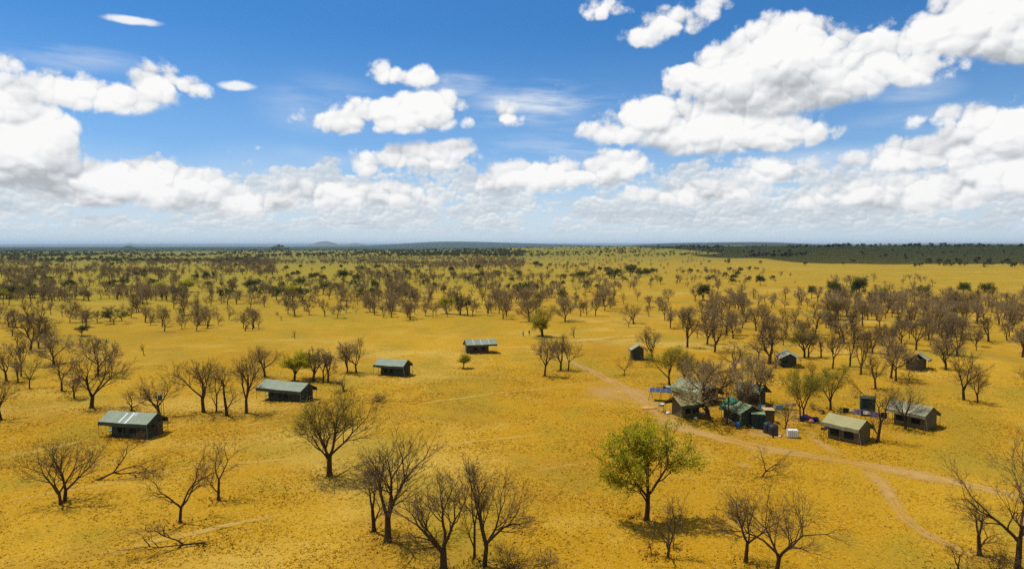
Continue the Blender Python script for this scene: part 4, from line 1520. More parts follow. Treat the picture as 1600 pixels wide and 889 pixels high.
def skeleton(seed, o):
    """branch polylines of a tree about 1 unit tall: list of (level, points, radii)"""
    rg = np.random.RandomState(seed)
    out = []
    LV = o['levels']

    def rec(p, d, L, r, lv):
        ns = [4, 5, 4, 3, 2, 2, 1][lv]
        pts, rr = [p], [r]
        tap = 0.74 if lv == 0 else 0.55
        dd = d
        for i in range(ns):
            dd = dd + rg.normal(0, o['wob'] * (0.35 if lv == 0 else 1.0 + 0.3 * lv), 3) + np.array([0, 0, o['trop'] * (0.0 if lv == 0 else 1.0)])
            if p[2] < 0.12 and lv > 1:
                dd = dd + np.array([0, 0, 0.25])
            dd = dd / np.linalg.norm(dd)
            p = p + dd * L / ns
            pts.append(p)
            rr.append(r * (1 - (1 - tap) * (i + 1) / ns))
        if lv == 0:
            rr[0] *= 1.35
        out.append((lv, np.array(pts), np.array(rr)))
        if lv >= LV:
            return
        kids = o['kids'][lv]
        term = min(o['term'][lv], kids)
        ph0 = rg.uniform(0, 2 * PI)
        for j in range(kids):
            if j < term:
                t = ns if lv > 0 else ns - (0 if j < 2 else rg.uniform(0, 1.0))
                th = R(rg.uniform(*o['fork'][min(lv, 1)]))
                ph = ph0 + 2 * PI * j / term + rg.uniform(-0.5, 0.5)
                k = 1.0
            else:
                t = rg.uniform(0.35, 0.95) * ns
                th = R(rg.uniform(26, 50))
                ph = rg.uniform(0, 2 * PI)
                k = 0.78
            i = min(int(t), ns - 1)
            f = t - i
            q = pts[i] * (1 - f) + pts[i + 1] * f
            bd = (pts[i + 1] - pts[i])
            bd = bd / np.linalg.norm(bd)
            nd = rot_about(bd, th, ph)
            if nd[2] < -0.15:
                nd[2] *= 0.3
                nd /= np.linalg.norm(nd)
            br = rr[i] * (1 - f) + rr[i + 1] * f
            nr_ = br * (0.80 if j < term else 0.58) * (0.86 if term >= 4 else 1)
            nr_ = max(nr_, o['rmin'])
            rec(q, nd, o['len'][lv + 1] * k * rg.uniform(0.75, 1.2), nr_, lv + 1)

    lean = o.get('lean', 0.05)
    for s in range(o.get('stems', 1)):
        an = rg.uniform(0, 2 * PI)
        st = 0.0 if o.get('stems', 1) == 1 else 0.035
        d = np.array([math.cos(an) * lean, math.sin(an) * lean, 1.0])
        rec(np.array([math.cos(an) * st, math.sin(an) * st, -0.02]), d / np.linalg.norm(d), o['len'][0] * rg.uniform(0.9, 1.15), o['r0'] * (1 if s == 0 else 0.8), 0)
    return out


def tubes_mesh(name, branches, mat, sides=None):
    vs, fs, k = [], [], 0
    for lv, pts, rr in branches:
        n = sides or SIDES[lv]
        m = len(pts)
        t = np.gradient(pts, axis=0) if m > 2 else np.repeat((pts[1] - pts[0])[None], 2, 0)
        t = t / (np.linalg.norm(t, axis=1)[:, None] + 1e-9)
        ref = np.where(np.abs(t[:, :1]) < 0.8, np.array([[1.0, 0, 0]]), np.array([[0, 1.0, 0]]))
        ref = np.repeat(ref[:1], m, 0)
        a = ref - t * (ref * t).sum(1)[:, None]
        a /= np.linalg.norm(a, axis=1)[:, None] + 1e-9
        b = np.cross(t, a)
        an = np.arange(n) * 2 * PI / n
        ring = pts[:, None, :] + (a[:, None, :] * np.cos(an)[None, :, None] + b[:, None, :] * np.sin(an)[None, :, None]) * rr[:, None, None]
        vs.append(ring.reshape(-1, 3))
        i = np.arange(m - 1)[:, None] * n + k
        j = np.arange(n)[None, :]
        j2 = (j + 1) % n
        fs.append(np.stack([i + j, i + j2, i + n + j2, i + n + j], 2).reshape(-1, 4))
        k += m * n
    return mesh_np(name, np.vstack(vs), np.vstack(fs), mat, True)


def leaves_mesh(name, tips, mat, seed, per, spread, size):
    rg = np.random.RandomState(seed)
    tips = np.asarray(tips)
    c = np.repeat(tips, per, 0) + rg.normal(0, spread, (len(tips) * per, 3)) * np.array([1, 1, 0.7])
    m = len(c)
    a = rg.normal(0, 1, (m, 3))
    a /= np.linalg.norm(a, axis=1)[:, None]
    b = rg.normal(0, 1, (m, 3))
    b -= a * (a * b).sum(1)[:, None]
    b /= np.linalg.norm(b, axis=1)[:, None]
    s = size * rg.uniform(0.6, 1.35, (m, 1))
    v = np.stack([c + a * s, c + b * s * 0.62, c - a * s * 0.7 - b * s * 0.45], 1).reshape(-1, 3)
    me = mesh_np(name, v, np.arange(m * 3).reshape(-1, 3), mat)
    t_ = np.clip(np.repeat(rg.uniform(0, 1, len(tips)), per) * 0.6 + rg.uniform(0, 0.4, m), 0, 1)
    at = me.attributes.new('tint', 'FLOAT', 'POINT')
    at.data.foreach_set('value', np.repeat(t_, 3).astype(np.float32))
    return me


def make_proto(kind, seed, o, leaf=None, split=3, twig=None):
    sk = skeleton(seed, o)
    allp = np.vstack([s[1] for s in sk])
    top = np.percentile(allp[:, 2], 99.7)
    cx, cy_ = np.median(allp[:, 0]), np.median(allp[:, 1])
    wid = np.percentile(np.abs(allp[:, 0] - cx), 96) + np.percentile(np.abs(allp[:, 1] - cy_), 96)
    s = 1.0 / top
    sk = [(l, p * s, r) for l, p, r in sk]
    wid *= s
    parts = [('trunk', tubes_mesh(kind + '_trunk', [b for b in sk if b[0] <= split], M_BARK)),
             ('crown', tubes_mesh(kind + '_crown', [b for b in sk if b[0] > split], twig or M_TWIG))]
    if leaf:
        lm, frac, per, spread, size, zmin = leaf
        tips = np.array([b[1][-1] for b in sk if b[0] >= o['levels'] - 1])
        rg = np.random.RandomState(seed + 1)
        # some boughs carry more leaf than others
        ang_ = np.arctan2(tips[:, 1], tips[:, 0])
        w = 0.55 + 0.45 * np.sin(2 * ang_ + seed) * np.sin(tips[:, 2] * 9 + seed)
        tips = tips[(rg.uniform(0, 1, len(tips)) < frac * (0.45 + w)) & (tips[:, 2] > zmin)]
        parts.append(('foliage', leaves_mesh(kind + '_foliage', tips, lm, seed + 2, per, spread, size)))
    return dict(parts=parts, width=wid)


FAN = dict(levels=5, len=[.27, .36, .23, .15, .10, .065], kids=[4, 5, 4, 4, 5], term=[4, 2, 2, 2, 2], fork=[(14, 42), (14, 30)], wob=.075, trop=.05, r0=.029, rmin=.0014)
TALL = dict(FAN, len=[.27, .40, .24, .16, .10, .06], fork=[(12, 34), (14, 30)], trop=.05, wob=.07)
WIDE = dict(FAN, len=[.24, .40, .29, .18, .11, .07], fork=[(34, 62), (18, 38)], trop=.035, kids=[4, 5, 4, 4, 4], wob=.10)
LEAN = dict(FAN, len=[.22, .40, .28, .18, .12, .07], kids=[3, 4, 4, 4, 4], term=[3, 2, 2, 2, 2], fork=[(18, 58), (16, 40)], wob=.11, lean=.16)
TWIN = dict(FAN, stems=2, len=[.22, .36, .26, .17, .11, .06], kids=[3, 5, 4, 4, 4], term=[3, 2, 2, 2, 2], lean=.22, fork=[(16, 50), (18, 36)])
SLIM = dict(FAN, len=[.40, .30, .18, .12, .08, .05], kids=[3, 4, 4, 4, 3], term=[2, 2, 2, 2, 2], fork=[(14, 38), (16, 36)], r0=.022, lean=.08)
ROUND = dict(levels=5, len=[.29, .33, .22, .15, .11, .08], kids=[5, 4, 4, 4, 5], term=[4, 2, 2, 2, 3], fork=[(10, 42), (16, 34)], wob=.08, trop=.055, r0=.030, rmin=.0030)
VASE = dict(ROUND, len=[.30, .36, .22, .14, .09, .06], fork=[(10, 32), (14, 32)], trop=.05)
FLAT = dict(ROUND, len=[.34, .42, .26, .16, .10, .06], fork=[(40, 66), (20, 44)], trop=.02, kids=[5, 4, 4, 4, 4])
SNAG = dict(levels=4, len=[.35, .34, .22, .14, .08], kids=[4, 4, 3, 3], term=[2, 2, 1, 1], fork=[(15, 45), (20, 50)], wob=.14, trop=.02, r0=.045, rmin=.004, lean=.12)
BUSH = dict(levels=4, stems=5, len=[.10, .42, .28, .18, .12], kids=[3, 4, 4, 4], term=[2, 2, 2, 2], fork=[(12, 50), (16, 40)], wob=.12, trop=.03, r0=.016, rmin=.0022, lean=.35)
LEAFY = dict(ROUND, levels=4, len=[.30, .32, .24, .17, .12], kids=[5, 5, 5, 4], term=[4, 2, 2, 2], rmin=.003)

PROTO = {}


def proto(key, specs):
    PROTO[key] = [make_proto(*s) for s in specs]


proto('fan', [('bare_tree', 1, FAN), ('bare_tree', 2, FAN), ('bare_tree', 3, FAN), ('bare_tree', 31, FAN), ('bare_tree', 32, dict(FAN, wob=.11, lean=.14)), ('bare_tree', 33, dict(FAN, wob=.10, kids=[3, 5, 4, 4, 5], term=[3, 2, 2, 2, 2], fork=[(10, 50), (14, 38)]))])
proto('tall', [('bare_tree', 4, TALL), ('bare_tree', 5, TALL), ('bare_tree', 6, TALL), ('bare_tree', 34, dict(TALL, wob=.10, lean=.1))])
proto('wide', [('bare_tree', 7, WIDE), ('bare_tree', 8, WIDE)])
proto('lean', [('bare_tree', 9, LEAN), ('bare_tree', 10, LEAN)])
proto('twin', [('bare_tree', 11, TWIN), ('bare_tree', 12, TWIN)])
proto('slim', [('bare_tree', 13, SLIM), ('bare_tree', 14, SLIM)])
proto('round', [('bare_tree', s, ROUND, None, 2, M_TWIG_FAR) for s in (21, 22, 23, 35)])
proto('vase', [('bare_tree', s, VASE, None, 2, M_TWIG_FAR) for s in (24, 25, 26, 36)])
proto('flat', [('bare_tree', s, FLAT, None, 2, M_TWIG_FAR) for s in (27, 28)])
proto('snag', [('dead_tree', 41, SNAG), ('dead_tree', 42, SNAG)])
proto('bush', [('bush', 43, BUSH), ('bush', 44, BUSH)])
proto('green', [('green_tree', s, LEAFY, (M_LEAF, .92, 22, .027, .0155, .40)) for s in (51, 52)])
proto('dark', [('green_tree', s, dict(LEAFY, len=[.25, .36, .26, .18, .12], kids=[4, 4, 4, 4]), (M_LEAF_DARK, .95, 12, .05, .030, .25)) for s in (53, 54)])
proto('flatgreen', [('green_tree', 55, dict(FLAT, levels=4, rmin=.003), (M_LEAF_DARK, .9, 10, .04, .028, .45))])
proto('olive', [('budding_tree', s, ROUND, (M_LEAF_OLIVE, .6, 3, .030, .0105, .40)) for s in (56, 57)])
proto('olivenear', [('budding_tree', 71, dict(FAN, kids=[6, 5, 4, 4, 5], term=[5, 2, 2, 2, 2], fork=[(12, 48), (14, 30)], trop=.045), (M_LEAF_OLIVE, .75, 3, .026, .0085, .55))])
proto('budding', [('budding_tree', 58, dict(TALL, kids=[4, 4, 4, 4, 3]), (M_LEAF_OLIVE, .95, 6, .032, .0125, .40)), ('budding_tree', 59, dict(TALL, stems=2, lean=.12, kids=[3, 4, 4, 4, 3]), (M_LEAF_OLIVE, .95, 6, .032, .0125, .40))])

NAMES = dict(fan='bare_tree', tall='bare_tree', wide='bare_tree', lean='bare_tree', twin='bare_tree', slim='bare_tree', round='bare_tree', vase='bare_tree', flat='bare_tree',
             snag='dead_tree', bush='bush', green='green_tree', dark='green_tree', flatgreen='green_tree', olive='budding_tree', olivenear='budding_tree', budding='budding_tree')
trng = random.Random(77)
TREE_AT = []


def put_tree(bx, by, ty, w, kind, label, group=None, var=None, rz=None, cat=None, tilt=None, name=None):
    p = on_ground(bx, by)
    if p is None:
        return None
    H = max(height_at(bx, ty, p) - p.z, 0.8)
    wm = w / F * p.y
    lst = PROTO[kind]
    pr = lst[(var if var is not None else trng.randrange(len(lst))) % len(lst)]
    sx = wm / pr['width']
    sx = min(max(sx, H * 0.55), H * (5 if kind == 'bush' else 1.7))
    nm = name or NAMES[kind]
    root = empty(nm, p, trng.uniform(0, 2 * PI) if rz is None else rz)
    if tilt:
        root.rotation_euler = (tilt[0], tilt[1], root.rotation_euler[2])
    root.scale = (sx, sx, H)
    for pn, me in pr['parts']:
        link(pn, me, root)
    tag(root, label, cat or ('bush' if kind == 'bush' else 'tree'), group)
    TREE_AT.append((p.x, p.y, wm, H))
    return root


T = [
    # near the camera
    (97, 786, 683, 108, 'twin', 'bare twin-stemmed tree in front of the tent with white roof stripes', 0, 0.3),
    (281, 817, 696, 112, 'lean', 'bare tree with wide low fork and broad crown beside the tangled fallen tree', 0, 1.0),
    (341, 781, 690, 58, 'slim', 'slender single-stemmed bare tree standing alone on open grass', 0, 2.0),
    (515, 743, 612, 128, 'olivenear', 'large round tree with olive-green tinged twigs below the longest tent', 0, 0.5),
    (606, 846, 674, 132, 'tall', 'tall dense bare tree with heavy dark trunk and a thin pole-like tree behind', 0, 0.4),
    (585, 831, 728, 60, 'slim', 'thin pole-like bare trunk just behind the tall dense bare tree', 1, 0.9),
    (694, 893, 738, 120, 'tall', 'bare tree with several rising stems between two taller bare trees', 1, 1.7),
    (741, 874, 722, 60, 'slim', 'thin crooked bare stem touching the tall forked tree beside it', 0, 2.2),
    (757, 884, 710, 118, 'fan', 'tall forked bare tree with airy twigs above low grey scrub', 1, 2.9),
    (1010, 813, 657, 112, 'green', 'big leafy bright green tree with dark trunk', 0, 0.7),
    (1043, 872, 768, 84, 'lean', 'small crooked bare tree in the shade of the big green tree', 1, 0.2),
    (1165, 878, 764, 98, 'fan', 'small bare tree leaning beside the wide-crowned bare tree', 2, 1.1),
    (1212, 905, 752, 165, 'wide', 'wide-crowned bare tree with low forking limbs', 0, 0.0),
    (1590, 888, 690, 190, 'wide', 'large bare tree with long limbs over the end of the dirt track', 1, 0.8),
    (1531, 868, 778, 62, 'slim', 'slim bare tree beside the large limbed tree near the dirt track', 1, 0.1),
    # left of the tents
    (143, 638, 546, 70, 'tall', 'bare tree with straight dark trunk behind the tent with white roof stripes', 2, 0.6),
    (153, 587, 523, 66, 'round', 'round dense bare tree behind the straight dark-trunked tree', 0, 0.2),
    (97, 611, 541, 74, 'wide', 'bare tree with one long low limb sweeping sideways', 0, 2.6),
    (116, 623, 584, 36, 'vase', 'small bare tree between two bigger bare trees', 1, 0.3),
    (84, 569, 520, 50, 'round', 'bare tree behind the one with the long low limb', 1, 1.3),
    (46, 608, 542, 50, 'lean', 'bare tree with crooked leaning limb and swollen base', 0, 1.9),
    (28, 598, 560, 30, 'vase', 'small slanting bare tree next to the crooked swollen-based tree', 2, 0.4),
    (10, 595, 541, 48, 'fan', 'bare spreading tree leftmost of the close-set group', 3, 0.8),
    (33, 588, 528, 34, 'vase', 'narrow bare tree tucked behind the close-set group', 0, 0.1),
    (1, 656, 590, 62, 'fan', 'bare tree cut by the picture edge below the close-set group', 0, 1.5),
    (48, 548, 490, 52, 'fan', 'broad bare tree at the front of the far grove', 4, 0.2),
    (205, 642, 606, 50, 'lean', 'low forking bare tree right behind the striped roof', 1, 2.3),
    (250, 652, 588, 68, 'fan', 'bare tree at the dark gable end of the striped-roof tent', 0, 0.9),
    (318, 644, 557, 86, 'fan', 'broad bare tree with double trunk between two tents', 2, 0.5),
    (338, 644, 568, 34, 'slim', 'thin bare tree close beside the broad double-trunked tree', 0, 1.2),
    (355, 650, 569, 42, 'slim', 'narrow-crowned bare tree second from the double-trunked tree', 1, 0.6),
    (385, 646, 545, 58, 'tall', 'upright bare tree at the open end of the longest tent', 0, 0.7),
    (414, 589, 539, 52, 'fan', 'bare tree on open ground behind the longest tent roof', 3, 1.4),
    (460, 595, 551, 44, 'green', 'small fresh green tree behind the longest tent', 1, 0.4),
    (489, 596, 541, 42, 'tall', 'first bare tree beside the small green tree', 1, 0.0),
    (505, 597, 544, 34, 'vase', 'bare tree in the middle of the trio behind the longest tent', 1, 1.0),
    (513, 598, 550, 34, 'slim', 'thin bare tree ending the trio nearest the broken stump', 1, 1.4),
    (543, 583, 533, 34, 'vase', 'narrow bare tree of the pair left of the short dark tent', 2, 0.5),
    (557, 582, 527, 42, 'fan', 'airy bare tree of the pair nearest the short dark tent', 1, 0.2),
    # middle
    (851, 587, 529, 48, 'vase', 'round bare tree leading the trio beside the track', 0, 0.4),
    (876, 580, 521, 34, 'tall', 'middle bare tree of the trio beside the track', 1, 0.8),
    (888, 579, 531, 36, 'fan', 'last bare tree of the trio beside the track', 2, 1.4),
    (975, 586, 552, 30, 'lean', 'small gnarled bare tree in front of the lone small tent', 0, 0.3),
    (1019, 564, 510, 52, 'fan', 'bare tree growing beside the lone small tent', 3, 0.2),
    (848, 526, 478, 46, 'budding', 'tall olive-tinged tree above the two walking people', 0, 1.0),
    (846, 526, 499, 22, 'green', 'low green bushy tree nearest the two walking people', 1, 2.0),
    (883, 503, 462, 34, 'round', 'round bare tree just behind the olive tree near the people', 1, 0.5),
    (827, 502, 466, 34, 'round', 'bare tree behind and left of the two people', 2, 0.0),
    (930, 494, 464, 26, 'vase', 'lone bare tree in the clearing beside the central grove', 0, 0.2),
    (942, 477, 448, 30, 'round', 'dense bare tree behind the lone clearing tree', 0, 0.9),
    (786, 498, 464, 24, 'vase', 'lone upright bare tree beyond the four-panel roof tent', 1, 0.4),
    (720, 492, 461, 28, 'flatgreen', 'flat-topped tree with yellow-green crown in the central row', 0, 0.0),
    (697, 490, 464, 22, 'green', 'small green tree next to the flat yellow-green crown', 0, 1.0),
    (731, 493, 458, 24, 'vase', 'bare tree ending the row beside the flat yellow-green crown', 2, 1.7),
    (641, 499, 468, 30, 'round', 'dense double bare tree leading the central row', 1, 1.1),
    (178, 507, 484, 36, 'flatgreen', 'flat umbrella-shaped tree with olive crown', 0, 1.1),
    (128, 524, 508, 18, 'dark', 'small dark green tree in open grass', 0, 0.5),
    (257, 518, 483, 36, 'wide', 'broad bare tree centred in the left clearing', 0, 0.3),
    (307, 517, 494, 24, 'vase', 'vase-shaped bare tree between the broad tree and the pair', 0, 1.0),
    # trees among the camp
    (1046, 603, 539, 54, 'budding', 'yellow-green budding tree behind the solar panels', 0, 0.1),
    (1069, 601, 549, 36, 'budding', 'smaller budding tree leaning beside the old patched tent', 1, 2.0),
    (1107, 656, 558, 92, 'round', 'dark bare tree spreading over the two khaki camp tents', 2, 0.2),
    (1135, 664, 576, 62, 'lean', 'small bare tree in front of the green tarpaulin shelter', 1, 1.2),
    (1170, 634, 552, 66, 'round', 'bare tree behind the green tarpaulin shelter', 0, 2.4),
    (1184, 634, 566, 54, 'vase', 'leaning bare tree touching the rear khaki tent', 0, 0.7),
    (1156, 640, 590, 44, 'vase', 'narrow bare tree squeezed between patched tent and green shelter', 1, 0.9),
    (1096, 612, 560, 52, 'vase', 'bare tree whose crown rises over the old patched roof', 0, 1.6),
    (1149, 578, 533, 60, 'fan', 'bare spreading tree standing alone behind the camp', 1, 0.6),
    (1185, 562, 521, 50, 'wide', 'bare fan-branched tree behind the spreading one', 0, 1.0),
    (1202, 569, 508, 58, 'tall', 'tall bare tree beside the pale weathered tent', 1, 0.5),
    (1212, 575, 544, 34, 'slim', 'leaning thin bare tree across the pale weathered tent', 0, 1.8),
    (1074, 543, 484, 40, 'tall', 'upright bare tree rightmost near the lone small tent', 0, 1.5),
    (1089, 528, 500, 20, 'lean', 'small bare tree close behind the upright tree', 1, 0.2),
    (1117, 550, 494, 46, 'fan', 'bare tree with low wide boughs left of the grove behind the camp', 0, 1.9),
    (1135, 524, 481, 42, 'vase', 'bare tree with one long right bough behind the camp', 1, 0.4),
    (1253, 658, 574, 54, 'budding', 'budding double-trunked tree beside the white tank and blue sacks', 1, 0.3),
    (1298, 641, 571, 56, 'budding', 'budding multi-stemmed tree behind the khaki long tent', 0, 0.8),
    (1227, 670, 622, 42, 'lean', 'small dark bare tree next to the black water tanks', 1, 0.4),
    (1269, 608, 563, 24, 'slim', 'thin bare tree between the two budding trees', 1, 0.2),
    (1257, 559, 511, 44, 'olive', 'olive-tinged tree right of the pale weathered tent', 0, 0.6),
    (1263, 558, 515, 34, 'vase', 'dark-stemmed tree sharing the olive-tinged crown', 1, 0.3),
    (1283, 559, 520, 32, 'slim', 'curving thin bare tree beyond the budding trees', 0, 2.6),
    (1301, 576, 517, 44, 'fan', 'bare tree rising behind the budding multi-stemmed tree', 2, 2.3),
    (1328, 573, 521, 24, 'slim', 'narrow bare tree beside an open patch behind the camp', 1, 1.1),
    (1345, 585, 520, 38, 'tall', 'bare tree with dark trunk standing forward of the right grove', 2, 1.6),
    (1368, 608, 549, 46, 'fan', 'bare forked tree behind the green canvas tower', 3, 0.3),
    (1392, 591, 527, 52, 'vase', 'broad pale-twigged tree beside the torn-roof tent', 0, 0.7),
    (1400, 596, 529, 60, 'flat', 'wide flat-crowned tree overlapping the torn-roof tent', 0, 0.2),
    (1420, 599, 574, 26, 'slim', 'small thin tree in front of the torn-roof tent', 0, 0.6),
    (1361, 540, 506, 46, 'wide', 'low wide bare tree in the glade of the right grove', 1, 0.5),
    (1415, 670, 600, 54, 'fan', 'bare tree growing against the rightmost khaki tent', 0, 0.4),
    (1371, 691, 604, 44, 'slim', 'thin bare tree against the gable of the khaki long tent', 1, 1.9),
    (1506, 625, 541, 64, 'fan', 'dark bare tree on the open slope right of the camp', 1, 0.9),
    (1528, 630, 569, 34, 'twin', 'forked dead-looking tree with thick bare limbs on the open slope', 1, 0.2),
    (1603, 606, 566, 64, 'lean', 'bare tree with drooping limb at the picture edge above the track', 0, 1.0),
    (1478, 578, 527, 46, 'vase', 'bare tree behind the two trees on the open slope', 2, 0.0),
]
for (bx, by, ty, w, kind, label, var, rz) in T:
    put_tree(bx, by, ty, w, kind, label, None, var, rz)

S_ = [
    (225, 555, 536, 10, 'snag', 'stumpy broken sapling alone left in the clearing behind the striped-roof tent', 'dead tree'),
    (461, 529, 515, 9, 'snag', 'tiny lone sapling on the open plain', 'dead tree'),
    (440, 501, 492, 5, 'snag', 'short burnt pole standing on the open plain', 'dead tree'),
    (897, 528, 507, 12, 'snag', 'gnarled snag right of the two walking people', 'dead tree'),
    (987, 491, 481, 9, 'snag', 'small forked snag in the golden clearing', 'dead tree'),
    (383, 517, 499, 16, 'snag', 'stunted dark tree beside an umbrella-topped tree', 'dead tree'),
    (538, 612, 588, 30, 'snag', 'broken dead stump with hanging limbs beside the longest tent', 'dead tree'),
    (1052, 856, 826, 14, 'snag', 'grey dead post in the shade of the big green tree', 'dead tree'),
    (1018, 867, 838, 16, 'snag', 'row-end dead stick beside the small crooked tree', 'dead tree'),
    (724, 576, 554, 18, 'green', 'drooping olive bush near the four-panel roof tent', 'bush'),
    (216, 690, 672, 22, 'bush', 'dry brown bush in front of the striped-roof tent', 'bush'),
    (800, 893, 848, 80, 'bush', 'grey bare scrub at the foot of the tall forked tree', 'bush'),
    (858, 900, 862, 70, 'bush', 'low grey scrub rightmost along the lower picture edge', 'bush'),
    (590, 627, 615, 44, 'bush', 'flat pile of dry brushwood on open grass', 'bush'),
    (1556, 905, 846, 70, 'bush', 'leaning leafless shrub below the large limbed tree', 'bush'),
    (1271, 640, 628, 22, 'bush', 'heap of cut branches beside the budding double-trunked tree', 'bush'),
    (435, 475, 468, 14, 'bush', 'low dark thicket on the plain left of the tree row', 'bush'),
    (433, 493, 487, 7, 'bush', 'tiny dark thicket beside the burnt pole', 'bush'),
    (1500, 905, 850, 40, 'slim', 'thin bare sapling at the bottom below the track', 'tree'),
]
for (bx, by, ty, w, kind, label, cat) in S_:
    put_tree(bx, by, ty, w, kind, label, None, None, None, cat)

# leaning and fallen wood
r_ = put_tree(1190, 746, 686, 56, 'lean', 'leafless half-toppled tree leaning over beside the dirt track', None, 0, 0.4, 'tree', None, 'fallen_tree')
r_.rotation_euler = (R(-12), R(38), 0.2)
r_ = put_tree(152, 750, 676, 60, 'lean', 'fallen tree propped on its tangled bare boughs', None, 0, 0.9, 'tree', None, 'fallen_tree')
r_.rotation_euler = (R(-8), R(64), R(14))
r_.scale = (4.4, 4.4, 9.2)
r_ = put_tree(1352, 619, 590, 30, 'lean', 'leaning broken bare trunk behind the green canvas tower', None, 1, 0.0, 'tree', None, 'fallen_tree')
r_.rotation_euler = (R(8), R(-52), 0)
r_.scale = (3.0, 3.0, 6.0)
r_ = put_tree(318, 850, 815, 60, 'lean', 'dark fallen branch lying twisted on the grass', None, 0, 0.0, 'tree', None, 'fallen_branch')
r_.rotation_euler = (R(0), R(-88), R(24))
r_.scale = (3.6, 3.6, 8.4)
r_.location.z += 0.15

# groves of trees too alike to tell apart, by where they stand
GROVES = [  # polygon box x0,x1,y0,y1 (row of the foot), count, tallest metres, label, group
    (2, 92, 512, 548, 8, 7.0, 'the small far-left grove', 'trees of the small left grove'),
    (-10, 240, 466, 514, 30, 6.9, 'the left woodland beyond the tents', 'trees of the left woodland'),
    (200, 410, 468, 516, 30, 7.0, 'the loose stand behind the left clearing', 'trees of the loose left stand'),
    (440, 620, 478, 497, 24, 6.2, 'the straight row crossing the plain', 'trees of the middle row'),
    (610, 800, 474, 496, 26, 7.0, 'the close central wood', 'trees of the central wood'),
    (760, 960, 466, 502, 26, 7.4, 'the grove beyond the two people', 'trees of the grove beyond the people'),
    (965, 1130, 466, 516, 22, 7.2, 'the grove beyond the lone small tent', 'trees of the grove beyond the small tent'),
    (1100, 1320, 472, 545, 40, 8.0, 'the dense wood behind the camp', 'trees of the wood behind the camp'),
    (1300, 1480, 472, 560, 38, 8.0, 'the open wood behind the torn-roof tent', 'trees of the wood behind the torn-roof tent'),
    (1450, 1625, 470, 560, 36, 8.2, 'the crowded wood on the right slope', 'trees of the right slope wood'),
]
GREENS = [(1268, 466, 447, 14, 'dark'), (1304, 470, 440, 22, 'dark'), (1340, 472, 434, 26, 'dark'), (1545, 466, 442, 18, 'dark'), (1505, 462, 442, 18, 'dark'), (1441, 470, 447, 18, 'dark'), (1188, 446, 431, 13, 'dark'),
          (1144, 444, 435, 10, 'dark'), (1106, 440, 432, 9, 'dark'), (1032, 444, 432, 10, 'green'), (350, 472, 450, 20, 'flatgreen'), (288, 456, 437, 26, 'green'), (250, 456, 441, 14, 'green'), (5, 474, 452, 16, 'green'), (54, 466, 447, 22, 'flatgreen'),
          (452, 466, 446, 14, 'green'), (470, 452, 434, 16, 'dark'), (505, 460, 436, 20, 'olive'), (538, 440, 422, 16, 'dark'), (840, 470, 458, 12, 'green'), (905, 440, 424, 18, 'dark'), (960, 436, 420, 18, 'dark'), (985, 432, 414, 18, 'dark'),
          (1098, 470, 445, 20, 'dark'), (1256, 524, 498, 30, 'olive'), (748, 424, 413, 10, 'dark'), (836, 418, 408, 10, 'dark'), (390, 456, 437, 22, 'dark'), (1380, 470, 448, 18, 'green'), (1488, 480, 456, 20, 'olive'), (1310, 500, 470, 24, 'olive')]


LOOK = dict(round='round-crowned', vase='narrow upswept', flat='flat-topped', fan='airy spreading', tall='upright open', lean='crooked leaning')


def near_taken(p, gap):
    return any((p.x - q[0]) ** 2 + (p.y - q[1]) ** 2 < gap * gap for q in TREE_AT)


GLOOK = dict(dark='dark green round', green='light green bushy', flatgreen='flat olive-green topped', olive='olive-budding')
for (bx, by, ty, w, kind) in GREENS:
    where = 'the left woodland' if bx < 420 else 'the straight row' if bx < 620 else 'the central wood' if bx < 930 else 'the open gold slope' if bx < 1240 else 'the torn-roof tent wood'
    put_tree(bx, by, ty, w, kind, '%s %s tree beyond %s' % ('broad' if w > 19 else 'mid-sized' if w > 13 else 'little', GLOOK[kind], where), 'green trees scattered over the far plain')
for (x0, x1, y0, y1, cnt, hm, label, group) in GROVES:
    n_ok = tries = 0
    while n_ok < cnt and tries < cnt * 30:
        tries += 1
        bx = trng.uniform(x0, x1)
        by = y0 + (y1 - y0) * trng.random() ** 0.8
        p = P(bx, by)
        if near_taken(p, 3.2) or any(abs(bx - q[0]) < 26 and 0 < q[1] - by < 30 for q in ((1232, 572), (1430, 580), (999, 560))):
            continue
        h = hm * trng.uniform(0.62, 1.08)
        pxm = F / p.y
        wpx = h * trng.uniform(0.62, 0.95) * pxm
        kind = trng.choice(['round', 'vase', 'round', 'vase', 'fan', 'tall', 'flat', 'lean'] if p.y > 230 else ['round', 'vase', 'fan', 'tall', 'lean', 'fan'])
        look = LOOK[kind]
        rowy = (by - y0) / (y1 - y0)
        row = 'front' if rowy > 0.62 else 'middle' if rowy > 0.28 else 'back'
        colx = (bx - x0) / (x1 - x0)
        row += ' left' if colx < 0.33 else ' centre' if colx < 0.67 else ' right'
        big = 'tall' if h > hm * 0.88 else 'small' if h < hm * 0.74 else 'middling'
        put_tree(bx, by, by - h * pxm, wpx, kind, '%s %s bare tree, %s of %s' % (big, look, row, label), group)
        n_ok += 1

# the far savanna: thousands of small trees, one mass each for bare and green
frng = np.random.RandomState(29)


FARP = dict(levels=4, len=[.28, .34, .24, .17, .12], kids=[5, 4, 4, 4], term=[4, 2, 2, 3], fork=[(14, 50), (18, 40)], wob=.09, trop=.03, r0=.034, rmin=.0062)


